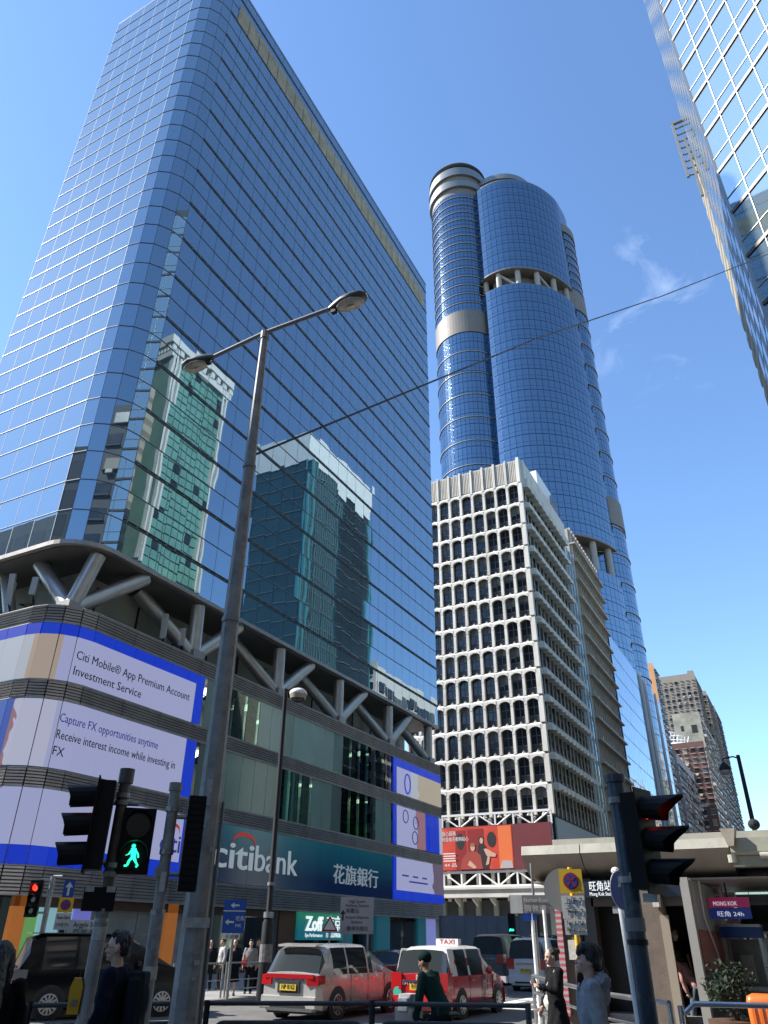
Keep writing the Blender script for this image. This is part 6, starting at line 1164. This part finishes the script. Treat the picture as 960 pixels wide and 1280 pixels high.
# ================================================================== people (local: facing +Y, feet on z=0)
SKIN = mat('skin', (.58, .36, .26), .5, var=.08, vs=20); SKIND = mat('skin_tan', (.32, .19, .13), .55); HAIR = mat('black_hair', (.010, .009, .008), .45, bump=.5, bs=150); EYE = mat('eye_dark', (.012, .01, .01), .2); LIP = mat('lip', (.30, .12, .10), .5); EYW = mat('eye_white', (.55, .54, .52), .3)
def cloth(n, c, r=.9): return mat('cloth_'+n, c, r, var=.22, vs=9, bump=.35, bs=60, spec=.12)
def limb(b, P, rad, n=10):
    b.tube(P, rad, n)
    for p, r in zip(P, rad): b.ell(p, (r, r, r), n, 6)
def torso_rings(z_list, sway=(0, 0)):
    out = []
    for z, rx, ry, oy in z_list: out.append([(rx*math.cos(2*math.pi*j/16), oy+ry*math.sin(2*math.pi*j/16), z) for j in range(16)])
    return out
def person(label, loc, rz, top, bottom, hair='short', stride=.0, arms=None, lean=0., head_turn=0., head_pitch=0., h=1.7, vox=.02, sleeves=True, shoe=None, skin=None, extras=None, group=None, hood=False, legs=None, beanie=None, skirt=False, mask=False, name='person'):
    t = thing(name, label, 'person', (0, 0, 0), group); s = h/1.7; skin = skin or SKIN
    Lm = Matrix.Translation((0, 0, .92)) @ Matrix.Rotation(-lean, 4, 'X') @ Matrix.Translation((0, 0, -.92))
    T = lambda p: Vector(Lm @ Vector(p))*s
    def tr(rings): return [[T(p) for p in r] for r in rings]
    arms = arms or {-1: ((-.24, -.02, 1.14), (-.25, .08, .88)), 1: ((.24, .0, 1.14), (.25, .10, .88))}
    legs = legs or {-1: ((-.10, stride*.55+.02, .49), (-.10, stride*.75, .08)), 1: ((.10, -stride*.35+.03, .49), (.10, -stride*1.1, .08+max(0, stride)*.22))}
    sh = {k: (.185*k, 0, 1.415) for k in (-1, 1)}
    Hm = Matrix.Translation((0, .005, 1.47)) @ Matrix.Rotation(head_turn, 4, 'Z') @ Matrix.Rotation(-head_pitch, 4, 'X')
    Hd = lambda p: Vector(Lm @ (Hm @ Vector(p)))*s
    HR = (Lm @ Hm).to_3x3()
    # one continuous body
    b = MB()
    b.loft(tr(torso_rings([(.86, .14, .10, 0), (.96, .155, .105, -.005), (1.08, .13, .09, .005), (1.22, .155, .10, .01), (1.36, .165, .095, .0), (1.44, .10, .07, -.01), (1.47, .055, .055, -.005)])))
    b.tube([T((0, -.01, 1.42)), T((0, .0, 1.50)), Hd((0, .01, .09))], [.056*s, .052*s, .055*s], 12)
    b.ell(Hd((0, .012, .165)), (.076*s, .094*s, .112*s), 20, 14, HR); b.ell(Hd((0, .05, .105)), (.054*s, .05*s, .062*s), 16, 10, HR); b.ell(Hd((0, -.02, .19)), (.078*s, .086*s, .088*s), 16, 12, HR); b.ell(Hd((0, .088, .063)), (.022*s, .016*s, .016*s), 10, 8, HR)
    b.tube([Hd((0, .098, .158)), Hd((0, .118, .125))], [.009*s, .015*s], 8); b.ell(Hd((0, .116, .122)), (.018*s, .013*s, .011*s), 8, 6, HR); b.ell(Hd((0, .092, .178)), (.05*s, .016*s, .012*s), 10, 6, HR)
    for k in (-1, 1): b.ell(Hd((.042*k, .08, .125)), (.022*s, .018*s, .018*s), 8, 6, HR)
    b.ell(Hd((0, .098, .088)), (.026*s, .012*s, .011*s), 10, 6, HR)
    for k in (-1, 1):
        b.ell(Hd((.079*k, -.005, .145)), (.012*s, .024*s, .034*s), 8, 8, HR)
        e, w_ = arms[k]; S_, E_, W_ = T(sh[k]), T(e), T(w_); limb(b, [S_, S_.lerp(E_, .5), E_], [.052*s, .044*s, .037*s]); limb(b, [E_, E_.lerp(W_, .4), W_], [.037*s, .035*s, .026*s])
        d = (W_-E_).normalized(); side = d.cross(Vector((0, 1, 0))); side = side.normalized() if side.length > .05 else Vector((1, 0, 0)); nrm = side.cross(d).normalized()
        pc = W_+d*.05*s; b.ob(pc, d*.045*s, side*.014*s, nrm*.036*s); b.ell(pc, (.03*s, .03*s, .03*s), 8, 6)
        for f_, ln, sp in ((0, .075, -.030), (1, .085, -.010), (2, .078, .011), (3, .060, .030)):
            p0 = W_+d*.085*s+nrm*sp*s; p1 = p0+d*ln*.5*s+side*(-k)*.010*s; p2 = p1+(d*.7-side*k*.7).normalized()*ln*.5*s; b.tube([p0, p1, p2], [.0098*s, .0092*s, .008*s], 6)
        p0 = W_+d*.03*s+nrm*.03*s*(1); p1 = p0+(d*.6+nrm*.7).normalized()*.045*s; b.tube([p0, p1, p1+d*.028*s], [.0115*s, .0105*s, .009*s], 6)
        kn, an = legs[k]; Hp = Vector((.085*k, 0, .90))*s; K_, A_ = Vector(kn)*s, Vector(an)*s; limb(b, [Hp, Hp.lerp(K_, .5), K_], [.088*s, .075*s, .056*s]); limb(b, [K_, K_.lerp(A_, .35), A_], [.056*s, .054*s, .036*s])
    bd = remeshed(b, 'body', skin, max(vox*.6, .009), t, 3)
    for k in (-1, 1):
        MB().ell(Hd((.031*k, .092, .155)), (.0155*s, .008*s, .007*s), 10, 6, HR).build('eye', EYE, t); MB().tube([Hd((.014*k, .104, .176)), Hd((.034*k, .101, .181)), Hd((.052*k, .088, .175))], .0045*s, 6).build('eyebrow', HAIR, t)
        kn, an = legs[k]; A_ = Vector(an)*s; fb = MB(); fb.ell(A_+Vector((0, .05, -.035))*s, (.044*s, .115*s, .04*s), 12, 8); fb.ell(A_+Vector((0, -.02, 0))*s, (.043*s, .05*s, .06*s), 10, 6); fb.box(A_.x-.042*s, A_.x+.042*s, A_.y-.06*s, A_.y+.16*s, A_.z-.082*s, A_.z-.055*s); remeshed(fb, 'shoe', shoe or M['dark'], .012, t, 2)
    MB().tube([Hd((-.022, .102, .088)), Hd((0, .110, .089)), Hd((.022, .102, .088))], .0055*s, 6).build('mouth', LIP, t)
    # garments
    b = MB(); b.loft(tr(torso_rings([(.84, .175, .125, 0), (.94, .18, .13, 0), (1.08, .165, .12, .01), (1.22, .185, .125, .015), (1.36, .195, .115, .0), (1.43, .13, .085, -.01), (1.475, .075, .07, -.008)])))
    for k in (-1, 1):
        e, w_ = arms[k]; S_, E_, W_ = T(sh[k]), T(e), T(w_)
        limb(b, [S_, S_.lerp(E_, .5), S_.lerp(E_, 1 if sleeves else .6)], [.072*s, .064*s, .058*s])
        if sleeves: limb(b, [E_, E_.lerp(W_, .5), E_.lerp(W_, .93)], [.058*s, .052*s, .046*s])
    if hood:
        P = [T((.11*math.cos(a), -.035+.105*math.sin(a), 1.475+.025*math.sin(a)*-1)) for a in [2*math.pi*j/14 for j in range(15)]]; b.tube(P, .052*s, 8, cap=False)
        b.ell(T((0, -.10, 1.46)), (.125*s, .07*s, .07*s), 14, 8); b.ell(T((0, -.12, 1.37)), (.08*s, .035*s, .08*s), 12, 8)
    remeshed(b, 'top', top, vox*.8, t, 4, fold=.014)
    b = MB()
    if skirt: b.loft(tr(torso_rings([(.42, .27, .22, 0), (.7, .23, .18, 0), (.98, .17, .125, 0)])))
    else:
        b.loft([[Vector(p)*s for p in r] for r in torso_rings([(.80, .155, .115, 0), (.92, .17, .125, 0), (1.0, .158, .115, 0)])])
        for k in (-1, 1):
            kn, an = legs[k]; Hp = Vector((.088*k, 0, .88))*s; K_, A_ = Vector(kn)*s, Vector(an)*s; limb(b, [Hp, Hp.lerp(K_, .5), K_], [.10*s, .088*s, .072*s]); limb(b, [K_, K_.lerp(A_, .5), A_], [.072*s, .066*s, .058*s])
    remeshed(b, 'skirt' if skirt else 'trousers', bottom, vox*.8, t, 4, fold=.011)
    b = MB()
    if hair in ('short', 'mop', 'long', 'bob', 'bun'):
        b.ell(Hd((0, -.022, .205)), (.083*s, .094*s, .084*s), 20, 12, HR); b.ell(Hd((0, -.045, .16)), (.077*s, .056*s, .078*s), 16, 10, HR)
        if hair == 'mop':
            b.ell(Hd((0, -.01, .225)), (.090*s, .104*s, .078*s), 18, 10, HR); b.ell(Hd((0, -.05, .15)), (.082*s, .056*s, .075*s), 14, 8, HR)
            for j in range(9): a = -.8+1.6*j/8; b.tube([Hd((.06*math.sin(a)*1.2, .05, .27)), Hd((.085*math.sin(a), .095*math.cos(a), .235)), Hd((.08*math.sin(a), .105*math.cos(a), .195-.008*(j % 3)))], [.026*s, .022*s, .010*s], 6)
            for k in (-1, 1): b.ell(Hd((.078*k, .0, .18)), (.018*s, .04*s, .05*s), 8, 8, HR)
        if hair == 'short':
            for j in range(7): a = -.7+1.4*j/6; b.tube([Hd((.06*math.sin(a), .03, .275)), Hd((.078*math.sin(a), .085*math.cos(a), .25))], [.03*s, .016*s], 6)
        if hair in ('long', 'bob'):
            zl = -.32 if hair == 'long' else -.02
            b.tube([Hd((0, -.05, .2)), Hd((0, -.085, .05)), T((0, -.14, 1.47+zl*.5)), T((0, -.16, 1.47+zl))], [.088*s, .095*s, .11*s, .08*s], 14, flat=.6)
            for k in (-1, 1): b.tube([Hd((.07*k, -.01, .22)), Hd((.088*k, -.01, .1)), Hd((.088*k, -.03, -.02))], [.03*s, .032*s, .026*s], 8)
        if hair == 'bun': b.ell(Hd((0, -.12, .22)), (.045*s,)*3, 10, 8)
        remeshed(b, 'hair', HAIR, .009, t, 1, fold=.009, ff=(55, 40, 9))
    if beanie:
        b.ell(Hd((0, -.012, .205)), (.094*s, .108*s, .10*s), 18, 12, HR); b.loft([[Hd((.097*math.cos(a), -.008+.112*math.sin(a), z_)) for a in [2*math.pi*j/18 for j in range(18)]] for z_ in (.185, .235)]); remeshed(b, 'beanie', beanie, .011, t, 2)
    if mask: MB().ell(Hd((0, .085, .095)), (.055*s, .045*s, .05*s), 14, 8, HR).build('face_mask', M['white'], t, smooth=True)
    if extras: extras(t, T, Hd, s)
    place(t, loc, rz); return t
def facing(dx, dy): return math.atan2(-dx, dy)
def bag(name, c, sx, sy, sz, m, t, r=.05):
    b = MB(); b.ob(c, (sx-r, 0, 0), (0, sy-r*.5, 0), (0, 0, sz)); b.ob(c, (sx, 0, 0), (0, sy-r, 0), (0, 0, sz-r)); b.ell(c, (sx*1.02, sy*1.1, sz*.95), 14, 10); return remeshed(b, name, m, .014, t, 4)
# grey hoodie, looking left, head slightly down, close to the camera
def hoodie_x(t, T, Hd, s):
    for k in (-1, 1): MB().tube([T((.035*k, .095, 1.45)), T((.04*k, .125, 1.38)), T((.038*k, .128, 1.30))], .006*s, 6).build('drawstring', cloth('string', (.4, .42, .44)), t)
    b = MB(); b.ell(T((0, .125, 1.02)), (.13*s, .03*s, .09*s), 12, 8); b.build('pocket', MATS['cloth_grey_hoodie'], t, smooth=True)
person('young man in grey hoodie with mop of black hair looking left', (-2.0, 7.75, .12), facing(-.86, -.30), cloth('grey_hoodie', (.30, .315, .335)), cloth('charcoal', (.03, .03, .035)), 'mop', h=1.70, vox=.013, hood=True, head_pitch=-.12, stride=.18, extras=hoodie_x)
def navy_x(t, T, Hd, s):
    bag('backpack', T((0, -.22, 1.22)), .15*s, .10*s, .22*s, cloth('navy_pack', (.016, .018, .022)), t)
    bag('shoulder_bag', T((.17, -.16, .86)), .13*s, .09*s, .13*s, cloth('olive_bag', (.03, .032, .026)), t)
    MB().tube([T((-.1, .08, 1.45)), T((.08, .14, 1.15)), T((.17, -.05, .95))], .014*s, 6).build('bag_strap', M['dark'], t)
    for k in (-1, 1): MB().tube([Hd((.031*k+.022*math.cos(a), .108, .155+.017*math.sin(a))) for a in [2*math.pi*j/12 for j in range(13)]], .0022*s, 5, cap=False).build('spectacle_rim', M['black'], t); MB().tube([Hd((.053*k, .106, .158)), Hd((.08*k, .01, .158))], .002*s, 5).build('spectacle_arm', M['black'], t)
person('man in navy jacket with backpack and glasses walking left past signal pole', (-6.02, 6.05, .12), facing(-.80, -.42), cloth('navy_jacket', (.009, .013, .026)), cloth('dark_jeans', (.012, .014, .02)), 'short', h=1.76, vox=.014, stride=.2, hood=False, extras=navy_x, arms={-1: ((-.25, .0, 1.15), (-.24, .12, .9)), 1: ((.25, -.04, 1.14), (.27, .04, .88))})
person('person with long black hair and black coat seen from behind at left edge', (-6.05, 4.78, .12), facing(-.75, .5), cloth('black_coat', (.006, .006, .007)), cloth('black_skirt', (.006, .006, .007)), 'long', h=1.68, vox=.016, skirt=True, stride=.05)
# cyclist
bk_ = thing('bicycle', 'dark bicycle with white bags ridden past the taxi', 'bicycle', (0, 0, 0))
for y in (-.52, .52):
    w1 = MB().tube([(0, y+.33*math.cos(a), .35+.33*math.sin(a)) for a in [2*math.pi*j/28 for j in range(29)]], .022, 8, cap=False).build('wheel', M['rubber'], bk_, smooth=True); sp = MB()
    for j in range(14): a = 2*math.pi*j/14; sp.tube([(0, y, .35), (0, y+.32*math.cos(a), .35+.32*math.sin(a))], .003, 4)
    sp.build('spokes', M['galv'], w1, kind='stuff')
for P in ([(0, -.1, .32), (0, -.18, .88)], [(0, -.16, .78), (0, .38, .84)], [(0, -.1, .32), (0, .40, .74)], [(0, .38, .92), (0, .43, .72), (0, .52, .35)], [(0, -.1, .32), (0, -.52, .35)], [(0, -.17, .72), (0, -.52, .35)]): MB().tube(P, .018, 8).build('frame_tube', M['black'], bk_)
MB().ell((0, -.2, .93), (.08, .14, .04), 12, 8).build('saddle', M['dark'], bk_, smooth=True); MB().tube([(-.28, .28, 1.02), (-.22, .36, 1.04), (0, .38, 1.0), (.22, .36, 1.04), (.28, .28, 1.02)], .014, 8).build('handlebar', M['galv'], bk_)
MB().tube([(0, .38, .92), (0, .38, 1.0)], .016, 8).build('stem', M['galv'], bk_); MB().box(-.16, .16, .42, .72, .78, .98).build('front_basket', M['galv'], bk_); bag('carried_bag', (0, .57, 1.02), .17, .14, .14, cloth('white_bag', (.6, .6, .58)), bk_); MB().tube([(-.02, -.1, .32), (.13, -.1, .2)], .012, 6).build('pedal', M['dark'], bk_)
CY = (-5.45, 12.2, .0); CRZ = facing(-.97, .12); place(bk_, CY, CRZ)
person('cyclist in dark green jacket and beanie leaning over handlebars', (CY[0]+.04, CY[1], .02), CRZ, cloth('green_jacket', (.010, .038, .032)), cloth('cyclist_trousers', (.015, .018, .022)), 'none', h=1.72, vox=.016, lean=.5, head_pitch=-.28, skin=SKIND, beanie=cloth('green_beanie', (.008, .022, .02)), legs={-1: ((-.10, .30, .68), (-.10, .10, .30)), 1: ((.10, .22, .50), (.12, -.04, .12))}, arms={-1: ((-.26, .16, 1.16), (-.25, .34, .99)), 1: ((.26, .16, 1.16), (.25, .34, .99))})
# station side
def shoulderbag(col, nm):
    def f(t, T, Hd, s): bag('shoulder_bag', T((.20, .06, .98)), .15*s, .08*s, .11*s, cloth(nm, col), t); MB().tube([T((-.12, .04, 1.44)), T((.06, .14, 1.2)), T((.2, .08, 1.08))], .012*s, 6).build('bag_strap', cloth(nm, col), t)
    return f
def phone_x(t, T, Hd, s): MB().ob(T((-.08, .36, 1.26)), T((.03, 0, .92))-T((0, 0, .92)), (0, .004, .01), (0, .02, .06)).build('phone', M['dark'], t)
up_arms = {-1: ((-.24, .08, 1.16), (-.12, .32, 1.22)), 1: ((.25, .02, 1.14), (.22, .16, .92))}
person('woman in black holding up a phone with white shoulder bag', (-3.95, 13.2, .12), facing(-.6, -.5), cloth('black_dress', (.012, .012, .013)), cloth('black_dress', (.012, .012, .013)), 'bun', h=1.62, vox=.018, skirt=True, arms=up_arms, head_pitch=.12, extras=lambda t, T, Hd, s: (shoulderbag((.60, .58, .52), 'white_leather')(t, T, Hd, s), phone_x(t, T, Hd, s)))
person('person in dark clothes reading a phone behind the grey hoodie', (-3.45, 13.55, .12), facing(.35, -.9), cloth('dark_brown', (.022, .016, .014)), cloth('black_trousers', (.01, .01, .011)), 'bob', h=1.62, vox=.02, arms={-1: ((-.22, .1, 1.14), (-.08, .28, 1.18)), 1: ((.22, .1, 1.14), (.08, .28, 1.18))}, extras=phone_x)
person('masked man in black shirt standing on the station steps', (-3.4, 21.75, .46), facing(.35, -.75), cloth('black_shirt', (.012, .012, .014)), cloth('black_jeans', (.009, .009, .011)), 'short', h=1.66, vox=.02, sleeves=False, mask=True, shoe=M['white'])
person('person in pink and white vest and jeans bending forward with white bag', (-2.95, 20.8, .12), facing(-.85, .2), cloth('pink_vest', (.50, .28, .26)), cloth('blue_jeans', (.10, .14, .18)), 'bob', h=1.66, vox=.018, lean=.62, stride=.22, head_pitch=-.35, arms={-1: ((-.25, .12, 1.16), (-.2, .2, .92)), 1: ((.25, .12, 1.16), (.2, .2, .92))}, shoe=M['white'], extras=lambda t, T, Hd, s: bag('tote_bag', T((.3, -.1, .62)), .08*s, .15*s, .2*s, cloth('white_tote', (.5, .5, .52)), t))
# waiting by the bank kerb
G = 'people waiting on the far pavement'
person('person in black top waiting by the fence, leftmost of the far group', (-21.4, 26.3, .12), facing(.3, -.9), cloth('far_black', (.012, .012, .013)), cloth('far_black', (.012, .012, .013)), 'bob', h=1.62, vox=.03, group=G)
person('person in white shirt and black trousers behind the black-topped one', (-21.3, 26.9, .12), facing(-.4, -.8), cloth('far_white', (.5, .5, .5)), cloth('far_trousers', (.02, .02, .022)), 'short', h=1.66, vox=.03, group=G)
person('person in dark navy coat standing right by the blue sign pole', (-18.95, 24.6, .12), facing(.6, -.6), cloth('far_navy', (.014, .016, .028)), cloth('far_dark', (.011, .011, .013)), 'bob', h=1.66, vox=.03, group=G, skirt=True)
person('person in grey top with red bag strap among the far group', (-19.2, 25.9, .12), facing(.5, -.8), cloth('far_grey', (.28, .27, .26)), cloth('far_dark', (.011, .011, .013)), 'short', h=1.64, vox=.03, group=G, extras=shoulderbag((.5, .04, .04), 'red_strap'))
person('tall person in black jacket, right end of the far group', (-19.3, 26.9, .12), facing(.5, -.8), cloth('far_jacket', (.014, .014, .015)), cloth('far_dark', (.011, .011, .013)), 'short', h=1.74, vox=.03, group=G)
person('dark coated person behind the far group, near the shop glass', (-20.6, 28.2, .12), facing(.8, .3), cloth('far_coat', (.02, .017, .016)), cloth('far_dark', (.011, .011, .013)), 'short', h=1.68, vox=.03, group=G)
bpy.data.scenes.remove(TMP)
